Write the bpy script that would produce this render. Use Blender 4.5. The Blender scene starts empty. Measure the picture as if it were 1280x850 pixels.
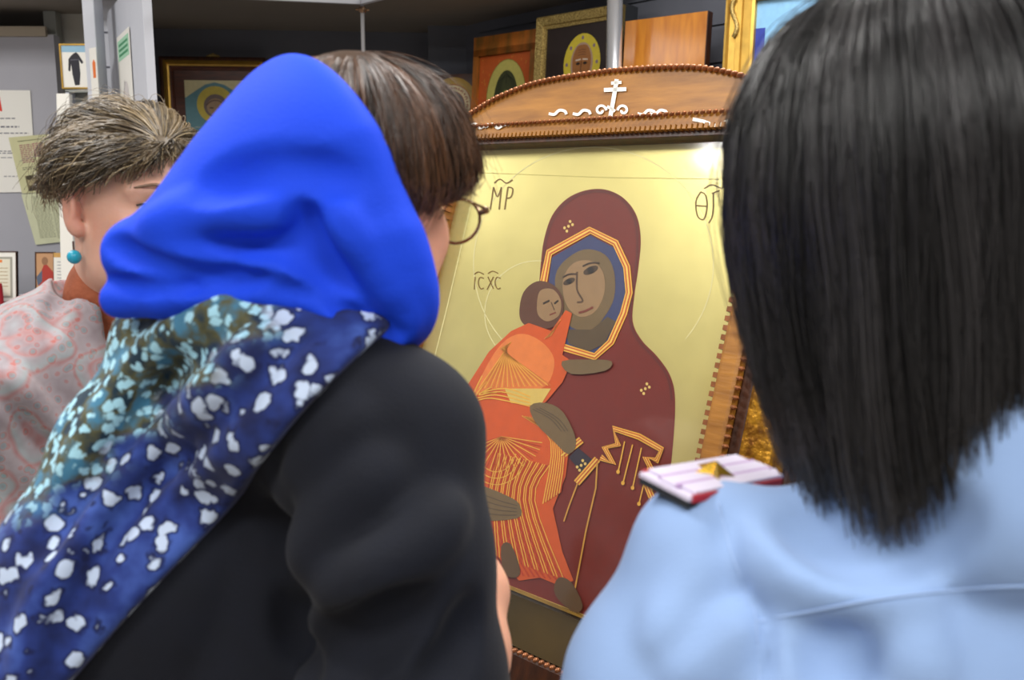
import bpy, math, random
import numpy as np
from mathutils import Vector, Matrix, geometry

scene = bpy.context.scene
COL = scene.collection
random.seed(7); RNG = np.random.default_rng(7)

# ------------------------------------------------------------------ camera, light, exposure
FPX, PITCH = 1200.0, math.radians(9.2)
CAM = np.array([0.0, 0.0, 1.6])
FW = np.array([0, math.cos(PITCH), -math.sin(PITCH)]); UP = np.array([0, math.sin(PITCH), math.cos(PITCH)]); RT = np.array([1.0, 0, 0])
cam_data = bpy.data.cameras.new('camera'); cam = bpy.data.objects.new('camera', cam_data); COL.objects.link(cam)
cam.location = CAM; cam.rotation_euler = (math.radians(90) - PITCH, 0, 0)
cam_data.sensor_width = 36; cam_data.lens = FPX / 1280 * 36; cam_data.clip_start = 0.02
cam_data.dof.use_dof = True; cam_data.dof.focus_distance = 1.85; cam_data.dof.aperture_fstop = 7.0
scene.camera = cam
vs = scene.view_settings
vs.view_transform = 'Standard'; vs.look = 'None'; vs.gamma = 1; vs.exposure = -0.2; vs.use_curve_mapping = False
world = bpy.data.worlds.new('world'); scene.world = world; world.use_nodes = True
world.node_tree.nodes['Background'].inputs[0].default_value = (0.8, 0.88, 1, 1)
world.node_tree.nodes['Background'].inputs[1].default_value = 0.0

def area_light(name, loc, sx, sy, power, rot=(0, 0, 0), color=(1, 0.98, 0.95)):
    l = bpy.data.lights.new(name, 'AREA'); l.shape = 'RECTANGLE'; l.size = sx; l.size_y = sy; l.energy = power; l.color = color
    o = bpy.data.objects.new(name, l); COL.objects.link(o); o.location = loc; o.rotation_euler = rot
    return o
# fluorescent panels in the shop ceiling (their visible housings are built with the room)
PANELS = [(-1.0, -0.7), (0.9, -0.7), (-1.2, 1.2), (0.9, 1.3), (-2.7, 2.85), (0.7, 2.6)]
for i, (px, py) in enumerate(PANELS):
    area_light('ceiling_lamp_%d_offscreen' % (i + 1), (px, py, 2.93), 1.15, 0.55, 46)

# ------------------------------------------------------------------ helpers
def at(u, v, d):
    """world point that lies d metres ahead of the camera, at photo pixel u, v"""
    return CAM + d * (FW + RT * (u - 640) / FPX - UP * (v - 425) / FPX)
def ray(u, v):
    return FW + RT * (u - 640) / FPX - UP * (v - 425) / FPX
def hit_plane(u, v, o, n):
    r = ray(u, v); return CAM + r * (np.dot(o - CAM, n) / np.dot(r, n))
def nrm(v):
    v = np.asarray(v, float); return v / np.linalg.norm(v)
def C(r, g, b):
    f = lambda c: (c / 255 / 12.92) if c / 255 <= 0.04045 else ((c / 255 + 0.055) / 1.055) ** 2.4
    return (f(r), f(g), f(b), 1.0)

def thing(name, label, cat, loc=(0, 0, 0), group=None):
    o = bpy.data.objects.new(name, None); COL.objects.link(o); o.location = loc
    o.empty_display_size = 0.05
    o['label'] = label; o['category'] = cat
    if group: o['group'] = group
    return o
def tag(o, label, cat, group=None):
    o['label'] = label; o['category'] = cat
    if group: o['group'] = group
    return o
def link(name, me, mat=None, parent=None, label=None):
    o = bpy.data.objects.new(name, me); COL.objects.link(o)
    if mat is not None and not me.materials: me.materials.append(mat)
    if parent is not None:
        o.parent = parent
        w = np.zeros(3); p = parent
        while p is not None:
            w += np.array(p.location); p = p.parent
        o.location = -w
    if label: o['label'] = label
    return o
def mesh_np(name, V, F, smooth=True, colors=None):
    """V (n,3), F (m,k) with constant k -> mesh datablock, fast"""
    V = np.ascontiguousarray(V, np.float32); F = np.ascontiguousarray(F, np.int32)
    me = bpy.data.meshes.new(name); k = F.shape[1]; m = len(F)
    me.vertices.add(len(V)); me.vertices.foreach_set('co', V.ravel())
    me.loops.add(m * k); me.loops.foreach_set('vertex_index', F.ravel())
    me.polygons.add(m); me.polygons.foreach_set('loop_start', np.arange(0, m * k, k, dtype=np.int32))
    try: me.polygons.foreach_set('loop_total', np.full(m, k, np.int32))
    except Exception: pass
    me.update(calc_edges=True)
    if smooth: me.polygons.foreach_set('use_smooth', np.ones(m, bool))
    if colors is not None:
        a = me.color_attributes.new('Col', 'FLOAT_COLOR', 'POINT')
        a.data.foreach_set('color', np.ascontiguousarray(colors, np.float32).ravel())
    me.validate()
    return me
class MB:
    """collects plain geometry, then builds one mesh"""
    def __init__(s): s.v = []; s.f = []; s.c = []
    def add(s, V, F, col=None):
        b = len(s.v); s.v += [tuple(map(float, p)) for p in V]; s.f += [tuple(i + b for i in f) for f in F]
        s.c += [col or (1, 1, 1, 1)] * len(V); return s
    def box(s, c, h, R=None, col=None):
        c = np.array(c, float); R = np.eye(3) if R is None else np.array(R)
        V = [c + R @ np.array([sx * h[0], sy * h[1], sz * h[2]]) for sz in (-1, 1) for sy in (-1, 1) for sx in (-1, 1)]
        return s.add(V, [(0, 2, 3, 1), (4, 5, 7, 6), (0, 1, 5, 4), (2, 6, 7, 3), (0, 4, 6, 2), (1, 3, 7, 5)], col)
    def tube(s, pts, rad, n=8, col=None, cap=True):
        pts = np.array(pts, float); m = len(pts); rad = np.broadcast_to(rad, (m,))
        T = np.gradient(pts, axis=0); T /= np.linalg.norm(T, axis=1)[:, None] + 1e-12
        ref = np.array([0, 0, 1.0]) if abs(T[:, 2]).mean() < 0.8 else np.array([1.0, 0, 0])
        V = []; F = []
        for i in range(m):
            a = nrm(np.cross(T[i], ref)); b = np.cross(T[i], a)
            for k in range(n):
                t = 2 * math.pi * k / n; V.append(pts[i] + rad[i] * (a * math.cos(t) + b * math.sin(t)))
        for i in range(m - 1):
            for k in range(n):
                F.append((i * n + k, i * n + (k + 1) % n, (i + 1) * n + (k + 1) % n, (i + 1) * n + k))
        if cap: F.append(tuple(range(n))[::-1]); F.append(tuple((m - 1) * n + k for k in range(n)))
        return s.add(V, F, col)
    def poly(s, P, col=None):
        """flat polygon (any outline), tessellated"""
        P = [Vector(tuple(map(float, p))) for p in P]
        tris = geometry.tessellate_polygon([P])
        return s.add([tuple(p) for p in P], [tuple(t) for t in tris], col)
    def prism(s, P, ext, col=None):
        """closed outline P extruded along vector ext"""
        P = [np.array(p, float) for p in P]; n = len(P); ext = np.array(ext, float)
        tris = geometry.tessellate_polygon([[Vector(tuple(p)) for p in P]])
        V = P + [p + ext for p in P]
        F = [tuple(t) for t in tris] + [tuple(i + n for i in t)[::-1] for t in tris]
        F += [(i, i + n, (i + 1) % n + n, (i + 1) % n) for i in range(n)]
        return s.add(V, F, col)
    def sphere(s, c, r, R=None, nu=12, nv=8, col=None):
        c = np.array(c, float); r = np.broadcast_to(r, (3,)); R = np.eye(3) if R is None else np.array(R); V = []; F = []
        for j in range(nv + 1):
            th = math.pi * j / nv
            for i in range(nu):
                ph = 2 * math.pi * i / nu
                V.append(c + R @ (r * np.array([math.sin(th) * math.cos(ph), math.sin(th) * math.sin(ph), math.cos(th)])))
        for j in range(nv):
            for i in range(nu): F.append((j * nu + i, (j + 1) * nu + i, (j + 1) * nu + (i + 1) % nu, j * nu + (i + 1) % nu))
        return s.add(V, F, col)
    def mesh(s, name, smooth=False, fix=True):
        me = bpy.data.meshes.new(name); me.from_pydata(s.v, [], s.f); me.update()
        if any(c != (1, 1, 1, 1) for c in s.c):
            a = me.color_attributes.new('Col', 'FLOAT_COLOR', 'POINT')
            a.data.foreach_set('color', np.array(s.c, np.float32).ravel())
        if fix:
            import bmesh
            bm = bmesh.new(); bm.from_mesh(me); bmesh.ops.recalc_face_normals(bm, faces=bm.faces); bm.to_mesh(me); bm.free()
        if smooth:
            for p in me.polygons: p.use_smooth = True
        return me
    def build(s, name, mat, parent=None, smooth=False, label=None, bevel=0, fix=True):
        o = link(name, s.mesh(name, smooth, fix), mat, parent, label)
        if bevel:
            m = o.modifiers.new('bevel', 'BEVEL'); m.width = bevel; m.segments = 2; m.limit_method = 'ANGLE'
        return o
def spline(P, n=6, closed=False):
    P = np.array(P, float); m = len(P); out = []
    for i in range(m if closed else m - 1):
        g = lambda k: P[k % m] if closed else P[min(max(k, 0), m - 1)]
        a, b, c, d = g(i - 1), g(i), g(i + 1), g(i + 2)
        for t in np.linspace(0, 1, n, endpoint=False):
            out.append(0.5 * (2 * b + (c - a) * t + (2 * a - 5 * b + 4 * c - d) * t * t + (3 * b - a - 3 * c + d) * t ** 3))
    if not closed: out.append(P[-1])
    return np.array(out)

# ------------------------------------------------------------------ materials
def mat(name, color, rough=0.6, metal=0.0, spec=0.5, vary=0.0, scale=8.0, bump=0.0, bscale=60.0, sheen=0.0, vcol=False, sss=0.0, stretch=(1, 1, 1), color2=None, coat=0.0, emit=0.0):
    m = bpy.data.materials.new(name); m.use_nodes = True; nt = m.node_tree; N = nt.nodes; L = nt.links
    b = N['Principled BSDF']; b.inputs['Roughness'].default_value = rough; b.inputs['Metallic'].default_value = metal
    b.inputs['Specular IOR Level'].default_value = spec; b.inputs['Base Color'].default_value = color
    if sheen: b.inputs['Sheen Weight'].default_value = sheen; b.inputs['Sheen Roughness'].default_value = 0.5
    if coat: b.inputs['Coat Weight'].default_value = coat; b.inputs['Coat Roughness'].default_value = 0.12
    if sss:
        b.inputs['Subsurface Weight'].default_value = sss; b.inputs['Subsurface Radius'].default_value = (0.012, 0.005, 0.003); b.inputs['Subsurface Scale'].default_value = 0.5
    if emit: b.inputs['Emission Color'].default_value = color; b.inputs['Emission Strength'].default_value = emit
    tc = N.new('ShaderNodeTexCoord'); mp = N.new('ShaderNodeMapping'); mp.inputs['Scale'].default_value = stretch; L.new(tc.outputs['Object'], mp.inputs['Vector'])
    src = None
    if vcol:
        a = N.new('ShaderNodeVertexColor'); a.layer_name = 'Col'; src = a.outputs['Color']; L.new(src, b.inputs['Base Color'])
    if vary or color2:
        nz = N.new('ShaderNodeTexNoise'); nz.inputs['Scale'].default_value = scale; nz.inputs['Detail'].default_value = 5; L.new(mp.outputs['Vector'], nz.inputs['Vector'])
        rp = N.new('ShaderNodeValToRGB'); rp.color_ramp.elements[0].position = 0.3; rp.color_ramp.elements[1].position = 0.7
        L.new(nz.outputs['Fac'], rp.inputs['Fac'])
        if vcol:
            rp.color_ramp.elements[0].color = (1 - vary,) * 3 + (1,); rp.color_ramp.elements[1].color = (1, 1, 1, 1)
            mx = N.new('ShaderNodeMix'); mx.data_type = 'RGBA'; mx.blend_type = 'MULTIPLY'; mx.inputs[0].default_value = 1
            L.new(src, mx.inputs[6]); L.new(rp.outputs['Color'], mx.inputs[7]); L.new(mx.outputs[2], b.inputs['Base Color'])
        else:
            rp.color_ramp.elements[0].color = color2 or tuple(c * (1 - vary) for c in color[:3]) + (1,)
            rp.color_ramp.elements[1].color = color if color2 else tuple(min(1, c * (1 + vary * 0.6)) for c in color[:3]) + (1,)
            L.new(rp.outputs['Color'], b.inputs['Base Color'])
    if bump:
        nb = N.new('ShaderNodeTexNoise'); nb.inputs['Scale'].default_value = bscale; nb.inputs['Detail'].default_value = 4; L.new(mp.outputs['Vector'], nb.inputs['Vector'])
        bp = N.new('ShaderNodeBump'); bp.inputs['Strength'].default_value = bump; bp.inputs['Distance'].default_value = 0.004
        L.new(nb.outputs['Fac'], bp.inputs['Height']); L.new(bp.outputs['Normal'], b.inputs['Normal'])
    return m
M = {}
M['paint'] = mat('painted_print', (1, 1, 1, 1), 0.5, vcol=True, vary=0.12, scale=60)
M['ink'] = mat('printed_paper', (1, 1, 1, 1), 0.75, vcol=True)
M['gold'] = mat('gold_leaf', C(221, 209, 136), 0.34, metal=0.6, vary=0.06, scale=14, bump=0.05, bscale=25)
M['wood'] = mat('carved_wood', C(172, 116, 42), 0.45, color2=C(132, 84, 26), scale=9, stretch=(1, 1, 7), bump=0.12, bscale=30)
M['wooddark'] = mat('dark_wood', C(78, 40, 16), 0.4, color2=C(40, 20, 9), scale=10, stretch=(6, 6, 1), bump=0.1)
M['copper'] = mat('copper_trim', C(156, 100, 64), 0.3, metal=0.5, vary=0.3, scale=60)
M['giltcarve'] = mat('gilded_carving', C(205, 150, 40), 0.35, metal=0.7, color2=C(110, 66, 14), scale=45, bump=0.7, bscale=70)
M['silvergilt'] = mat('silver_gilt_frame', C(205, 180, 110), 0.4, metal=0.55, color2=C(105, 80, 32), scale=170, bump=0.9, bscale=170)
M['goldframe'] = mat('gold_frame', C(200, 160, 75), 0.35, metal=0.7, vary=0.2, scale=20)
M['white'] = mat('white_inlay', C(238, 236, 228), 0.45)
M['dwall'] = mat('charcoal_wall', C(94, 97, 107), 0.8, vary=0.1, scale=3, bump=0.05)
M['groove'] = mat('slat_backing', C(200, 203, 212), 0.6)
M['soffit'] = mat('grey_soffit', C(132, 124, 114), 0.85, vary=0.05, scale=3)
M['lwall'] = mat('pale_grey_wall', C(172, 172, 180), 0.75, vary=0.04, scale=4)
M['beige'] = mat('beige_cornice', C(168, 156, 138), 0.7)
M['panelw'] = mat('white_laminate', C(200, 203, 212), 0.45, vary=0.03, scale=3)
M['alum'] = mat('greenish_aluminium', C(150, 153, 148), 0.4, metal=0.3)
M['chrome'] = mat('chrome', C(226, 229, 236), 0.22, metal=0.8)
M['ceil'] = mat('white_ceiling', C(235, 235, 232), 0.9)
M['floor'] = mat('floor_tile', C(150, 140, 128), 0.5, vary=0.1, scale=4)
M['rwall'] = mat('cream_wall', C(215, 212, 205), 0.85)
M['lamp'] = mat('lamp_diffuser', C(240, 240, 236), 0.5)
M['skin'] = mat('skin', (1, 1, 1, 1), 0.5, vcol=True, vary=0.06, scale=40, sss=0.25, bump=0.08, bscale=220)
M['eye'] = mat('eye', (1, 1, 1, 1), 0.15, vcol=True)
M['hair'] = mat('hair', (1, 1, 1, 1), 0.33, vcol=True, spec=0.6)
M['bluescarf'] = mat('blue_scarf_cloth', C(28, 72, 224), 0.75, vary=0.08, scale=14, bump=0.12, bscale=350, spec=0.18)
M['black'] = mat('black_knit', C(11, 15, 27), 0.85, vary=0.15, scale=30, sheen=0.04, bump=0.15, bscale=420, spec=0.3)
M['shirt'] = mat('light_blue_shirt', C(140, 168, 212), 0.8, vary=0.03, scale=20, sheen=0.1, bump=0.1, bscale=500, spec=0.25)
M['rust'] = mat('rust_knit', C(150, 80, 50), 0.85, vary=0.15, scale=60, bump=0.3, bscale=160)
M['navy'] = mat('navy_cloth', C(30, 36, 58), 0.85)
M['brownskirt'] = mat('brown_cloth', C(70, 52, 44), 0.85)
M['leather'] = mat('black_leather', C(18, 17, 17), 0.35)
M['seam'] = mat('shirt_stitch', C(152, 178, 218), 0.8)
M['turq'] = mat('turquoise_bead', C(40, 160, 190), 0.25)
M['steel'] = mat('dark_steel', C(150, 122, 100), 0.25, metal=0.9)
M['lav'] = mat('lavender_braid', C(206, 198, 218), 0.7, bump=0.2, bscale=300)
M['pink'] = mat('pink_stripe', C(176, 146, 190), 0.7)
M['red'] = mat('red_piping', C(170, 24, 40), 0.7)
M['felt'] = mat('dark_felt', C(30, 34, 40), 0.9)
M['star'] = mat('gold_star', C(236, 190, 70), 0.22, metal=0.9)

def glass_mat(name, tint=(1, 1, 1, 1), base=0.05, rough=0.09):
    m = bpy.data.materials.new(name); m.use_nodes = True; nt = m.node_tree; N = nt.nodes; L = nt.links
    for n in list(N): N.remove(n)
    out = N.new('ShaderNodeOutputMaterial'); mx = N.new('ShaderNodeMixShader'); lw = N.new('ShaderNodeLayerWeight')
    lw.inputs['Blend'].default_value = 0.5
    pw = N.new('ShaderNodeMath'); pw.operation = 'POWER'; pw.inputs[1].default_value = 5; ma = N.new('ShaderNodeMath'); ma.operation = 'MULTIPLY_ADD'; ma.inputs[1].default_value = 0.9; ma.inputs[2].default_value = base
    L.new(lw.outputs['Facing'], pw.inputs[0]); L.new(pw.outputs[0], ma.inputs[0])
    t = N.new('ShaderNodeBsdfTransparent'); t.inputs[0].default_value = tint
    g = N.new('ShaderNodeBsdfGlossy'); g.inputs['Roughness'].default_value = rough
    L.new(ma.outputs[0], mx.inputs[0]); L.new(t.outputs[0], mx.inputs[1]); L.new(g.outputs[0], mx.inputs[2]); L.new(mx.outputs[0], out.inputs[0])
    return m
M['glass'] = glass_mat('picture_glass')
M['lens'] = glass_mat('spectacle_lens', (0.97, 0.98, 0.95, 1), 0.04, 0.02)

def scarf_mat():
    """navy scarf with white spots; teal and olive mottled field on one half of the cloth"""
    m = mat('spotted_scarf_cloth', C(36, 52, 120), 0.8, sheen=0.1, spec=0.2); nt = m.node_tree; N = nt.nodes; L = nt.links; b = N['Principled BSDF']
    tc = N.new('ShaderNodeTexCoord')
    def noise(s, d=2):
        n = N.new('ShaderNodeTexNoise'); n.inputs['Scale'].default_value = s; n.inputs['Detail'].default_value = d; L.new(tc.outputs['Object'], n.inputs['Vector']); return n
    def ramp(src, stops, interp='LINEAR'):
        r = N.new('ShaderNodeValToRGB'); r.color_ramp.interpolation = interp
        while len(r.color_ramp.elements) < len(stops): r.color_ramp.elements.new(0.5)
        for e, (p, c) in zip(r.color_ramp.elements, stops): e.position = p; e.color = c
        L.new(src, r.inputs['Fac']); return r.outputs['Color']
    def mix(f, a, c):
        x = N.new('ShaderNodeMix'); x.data_type = 'RGBA'; L.new(f, x.inputs[0]); L.new(a, x.inputs[6]); L.new(c, x.inputs[7]); return x.outputs[2]
    def spots(s, lo, hi, dist=0.75):
        nz = noise(s * 1.6); ad = N.new('ShaderNodeVectorMath'); ad.operation = 'MULTIPLY_ADD'
        ad.inputs[1].default_value = (dist / s,) * 3; L.new(nz.outputs['Color'], ad.inputs[0]); L.new(tc.outputs['Object'], ad.inputs[2])
        v = N.new('ShaderNodeTexVoronoi'); v.inputs['Scale'].default_value = s; v.inputs['Randomness'].default_value = 0.9; L.new(ad.outputs[0], v.inputs['Vector'])
        return ramp(v.outputs['Distance'], [(lo, (1, 1, 1, 1)), (hi, (0, 0, 0, 1))])
    base = ramp(noise(22, 3).outputs['Fac'], [(0.36, C(24, 33, 78)), (0.52, C(36, 54, 122)), (0.68, C(62, 88, 164))])
    rgb = N.new('ShaderNodeRGB'); rgb.outputs[0].default_value = C(184, 200, 226)
    halo = N.new('ShaderNodeRGB'); halo.outputs[0].default_value = C(22, 30, 74)
    f1 = mix(spots(50, 0.40, 0.52), base, halo.outputs[0]); f1 = mix(spots(50, 0.30, 0.38), f1, rgb.outputs[0])
    base2 = ramp(noise(40, 3).outputs['Fac'], [(0.38, C(28, 50, 66)), (0.5, C(84, 82, 52)), (0.62, C(66, 120, 150))])
    rgb2 = N.new('ShaderNodeRGB'); rgb2.outputs[0].default_value = C(160, 208, 226)
    f2 = mix(spots(85, 0.36, 0.46, 0.9), base2, rgb2.outputs[0])
    at_ = N.new('ShaderNodeVertexColor'); at_.layer_name = 'Col'
    L.new(mix(at_.outputs['Color'], f1, f2), b.inputs['Base Color'])
    return m
M['spotscarf'] = scarf_mat()
def shawl_mat():
    m = mat('paisley_shawl_cloth', C(190, 178, 180), 0.85, sheen=0.2, spec=0.2); nt = m.node_tree; N = nt.nodes; L = nt.links; b = N['Principled BSDF']
    tc = N.new('ShaderNodeTexCoord')
    def vor(s, stops, warp):
        nz = N.new('ShaderNodeTexNoise'); nz.inputs['Scale'].default_value = s * 0.7; L.new(tc.outputs['Object'], nz.inputs['Vector'])
        ad = N.new('ShaderNodeVectorMath'); ad.operation = 'MULTIPLY_ADD'; ad.inputs[1].default_value = (warp / s,) * 3
        L.new(nz.outputs['Color'], ad.inputs[0]); L.new(tc.outputs['Object'], ad.inputs[2])
        v = N.new('ShaderNodeTexVoronoi'); v.inputs['Scale'].default_value = s; L.new(ad.outputs[0], v.inputs['Vector'])
        r = N.new('ShaderNodeValToRGB'); L.new(v.outputs['Distance'], r.inputs['Fac'])
        while len(r.color_ramp.elements) < len(stops): r.color_ramp.elements.new(0.5)
        for e, (p, c) in zip(r.color_ramp.elements, stops): e.position = p; e.color = c
        return r.outputs['Color']
    g = C(132, 122, 128); a = vor(15, [(0, C(140, 152, 156)), (0.18, g), (0.28, C(168, 92, 84)), (0.33, C(150, 140, 145)), (0.46, C(140, 162, 164)), (0.52, C(164, 88, 82)), (0.58, C(156, 146, 150)), (0.8, g)], 0.9)
    d = vor(75, [(0, C(110, 90, 104)), (0.25, C(110, 146, 150)), (0.34, C(172, 96, 88)), (0.42, C(160, 152, 156)), (0.9, C(138, 126, 130))], 0.4)
    x = N.new('ShaderNodeMix'); x.data_type = 'RGBA'; x.inputs[0].default_value = 0.5; L.new(a, x.inputs[6]); L.new(d, x.inputs[7]); L.new(x.outputs[2], b.inputs['Base Color'])
    return m
M['shawl'] = shawl_mat()

# ------------------------------------------------------------------ room shell
def struct(o):
    o['kind'] = 'structure'; return o
def quad_wall(name, a, b, z0, z1, m, th=0.08):
    """vertical wall whose inner face runs from a to b (x, y); thickness goes to the far side of the room centre"""
    a, b = np.array(a, float), np.array(b, float); d = nrm(b - a); n = np.array([-d[1], d[0]])
    if np.dot(n, np.array([0, 1.5]) - a) > 0: n = -n
    mb = MB(); P = [(*a, z0), (*b, z0), (*(b + n * th), z0), (*(a + n * th), z0)]
    mb.prism(P, (0, 0, z1 - z0)); return struct(mb.build(name, m))
ZS, ZC = 2.42, 2.98
KB = at(365, 52, 4.95)
BL_, BC = np.array([-3.6, 5.14]), np.array([-0.40, 5.46])          # charcoal back wall from the left partition to the pilaster
PB = np.array([-0.24, 5.22])
RE = PB + 3.3 * np.array([math.cos(math.radians(50)), -math.sin(math.radians(50))])
struct(MB().box((0, 1.6, -0.03), (4.2, 4.2, 0.03)).build('floor', M['floor']))
struct(MB().box((0, 0.8, ZC + 0.03), (4.2, 3.4, 0.03)).build('ceiling', M['ceil']))
struct(MB().box((0, 4.88, ZS + 0.31), (4.2, 0.72, 0.31)).build('ceiling_soffit', M['soffit']))
quad_wall('wall_back', BL_, BC, 0, ZS, M['dwall'])
quad_wall('wall_right', PB, RE, 0, ZC, M['dwall'])
struct(MB().box((-0.33, 5.36, ZS / 2), (0.11, 0.14, ZS / 2)).build('trim_1', M['dwall']))
quad_wall('wall_side', (4.1, 5.4), (4.1, -2.5), 0, ZC, M['rwall'])
quad_wall('wall_front', (4.1, -2.5), (-4.1, -2.5), 0, ZC, M['rwall'])
quad_wall('wall_left', (-4.1, -2.5), (-4.1, 5.4), 0, ZC, M['lwall'])
# slat grooves of the charcoal wall: separate boards with open joints
wd = nrm(RE - PB); wn = np.array([-wd[1], wd[0]]);  wn = -wn if np.dot(wn, -PB) < 0 else wn
wall_r = bpy.data.objects['wall_right']
z = 0.05
while z < ZC - 0.03:
    h = min(0.145, ZC - 0.01 - z)
    mb = MB(); a, b = PB + wd * 0.12 + wn * 0.002, RE + wn * 0.002
    mb.prism([(*a, z), (*b, z), (*(b + wn * 0.012), z), (*(a + wn * 0.012), z)], (0, 0, h - 0.008))
    mb.build('slat_board', M['dwall'], wall_r); z += 0.145
# ceiling lamps' housings
for px, py in PANELS:
    t = thing('ceiling_light', 'flat rectangular fluorescent panel set in the white ceiling', 'ceiling light', (px, py, ZC), 'fluorescent ceiling panels')
    MB().box((px, py, ZC - 0.012), (0.6, 0.3, 0.012)).build('housing', M['panelw'], t)
    MB().box((px, py, ZC - 0.028), (0.57, 0.27, 0.004)).build('diffuser', M['lamp'], t)


# ------------------------------------------------------------------ flat pictures: painted shapes on a plane
class Plane:
    """a picture plane: o origin, a to its right, b up, n out of it; draws in photo pixels or in local metres"""
    def __init__(s, o, a, b): s.o, s.a, s.b = np.array(o, float), nrm(a), nrm(b); s.n = np.cross(s.a, s.b); s.mb = MB(); s.px = True
    def P(s, q, w=0.0):
        if s.px: h = hit_plane(q[0], q[1], s.o, s.n); return h + s.n * w
        return s.o + s.a * q[0] + s.b * q[1] + s.n * w
    def loc(s, u, v, w=0.0):
        h = hit_plane(u, v, s.o + s.n * w, s.n) - s.o; return np.dot(h, s.a), np.dot(h, s.b)
    def fill(s, pts, col, layer=1, smooth=0):
        pts = spline(pts, smooth, True) if smooth else pts
        s.mb.poly([s.P(p, 0.0003 * layer) for p in pts], col)
    def oval(s, c, rx, ry, col, layer=1, rot=0, n=28, a0=0, a1=360):
        T = np.radians(np.linspace(a0, a1, n, endpoint=a1 - a0 < 360)); r = math.radians(rot)
        s.fill([(c[0] + rx * math.cos(t) * math.cos(r) - ry * math.sin(t) * math.sin(r), c[1] + rx * math.cos(t) * math.sin(r) + ry * math.sin(t) * math.cos(r)) for t in T], col, layer)
    def line(s, pts, w, col, layer=2, smooth=0, closed=False):
        pts = np.array(spline(pts, smooth, closed) if smooth else pts, float)
        if closed: pts = np.vstack([pts, pts[:1]])
        T = np.gradient(pts, axis=0); T /= np.linalg.norm(T, axis=1)[:, None] + 1e-9
        Nn = np.stack([-T[:, 1], T[:, 0]], 1) * w / 2
        V = [s.P(p, 0.0003 * layer) for p in np.vstack([pts + Nn, pts - Nn])]; m = len(pts)
        s.mb.add(V, [(i, i + 1, m + i + 1, m + i) for i in range(m - 1)], col)
    def ring(s, c, rx, ry, w, col, layer=2, a0=0, a1=360, n=30):
        T = np.radians(np.linspace(a0, a1, n)); s.line([(c[0] + rx * math.cos(t), c[1] + ry * math.sin(t)) for t in T], w, col, layer)
    def build(s, name, m, parent=None):
        # every painted face must look out of the plane
        V = np.array(s.mb.v); F = []
        for f in s.mb.f:
            q = V[list(f)]; F.append(f if np.dot(np.cross(q[1] - q[0], q[2] - q[0]), s.n) > 0 else f[::-1])
        s.mb.f = F
        return s.mb.build(name, m, parent, fix=False)
def frame_rect(pl, x0, x1, y0, y1, width, prof, name, m, parent):
    """mitred picture frame around the opening x0..x1, y0..y1 in plane metres; prof = [(outward fraction, height)] from the opening outwards"""
    mb = MB(); k = len(prof); V = []
    for cx, cy, sx, sy in ((x0, y0, -1, -1), (x1, y0, 1, -1), (x1, y1, 1, 1), (x0, y1, -1, 1)):
        for fr, hh in prof: V.append(pl.o + pl.a * (cx + sx * fr * width) + pl.b * (cy + sy * fr * width) + pl.n * hh)
    F = []
    for c in range(4):
        for i in range(k - 1): F.append((c * k + i, ((c + 1) % 4) * k + i, ((c + 1) % 4) * k + i + 1, c * k + i + 1))
    mb.add(V, F); return mb.build(name, m, parent)
def box_on(pl, x0, x1, y0, y1, w0, w1, name, m, parent, bevel=0):
    R = np.stack([pl.a, pl.b, pl.n], 1); c = pl.o + pl.a * (x0 + x1) / 2 + pl.b * (y0 + y1) / 2 + pl.n * (w0 + w1) / 2
    return MB().box(c, ((x1 - x0) / 2, (y1 - y0) / 2, abs(w1 - w0) / 2), R).build(name, m, parent, bevel=bevel)
def wall_plane(u, v, d, yaw, lean=0.0):
    """plane facing the room: yaw degrees turned towards picture-left, leaning back by lean degrees; origin at pixel u, v"""
    y, t = math.radians(yaw), math.radians(lean)
    a = np.array([math.cos(y), -math.sin(y), 0]); n = np.array([-math.sin(y), -math.cos(y), 0]); b = math.cos(t) * np.array([0, 0, 1.0]) - math.sin(t) * n
    return Plane(at(u, v, d), a, b)

# ------------------------------------------------------------------ the large icon in its carved wooden case
YAW, TILT, IW, IH = 0.7679, 0.3245, 0.74, 0.853
KO = np.array([0.078, 1.765, 1.279])
ka = np.array([math.cos(YAW), -math.sin(YAW), 0]); kn0 = np.array([-math.sin(YAW), -math.cos(YAW), 0]); kb = math.cos(TILT) * np.array([0, 0, 1.0]) - math.sin(TILT) * kn0
K = Plane(KO, ka, kb); KR = np.stack([K.a, K.b, K.n], 1)
def kp(x, y, w): return KO + KR @ np.array([x, y, w])
base = kp(0, -IH / 2 - 0.17, -0.05)
kiot = thing('icon_case', 'large carved wooden icon case with arched pediment and glazed gold icon', 'icon', base)
hw, hh = IW / 2, IH / 2
board = MB().box(kp(0, 0, -0.012), (hw + 0.01, hh + 0.02, 0.012), KR).build('icon_board', M['gold'], kiot, label='gold-ground painted icon panel')
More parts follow.
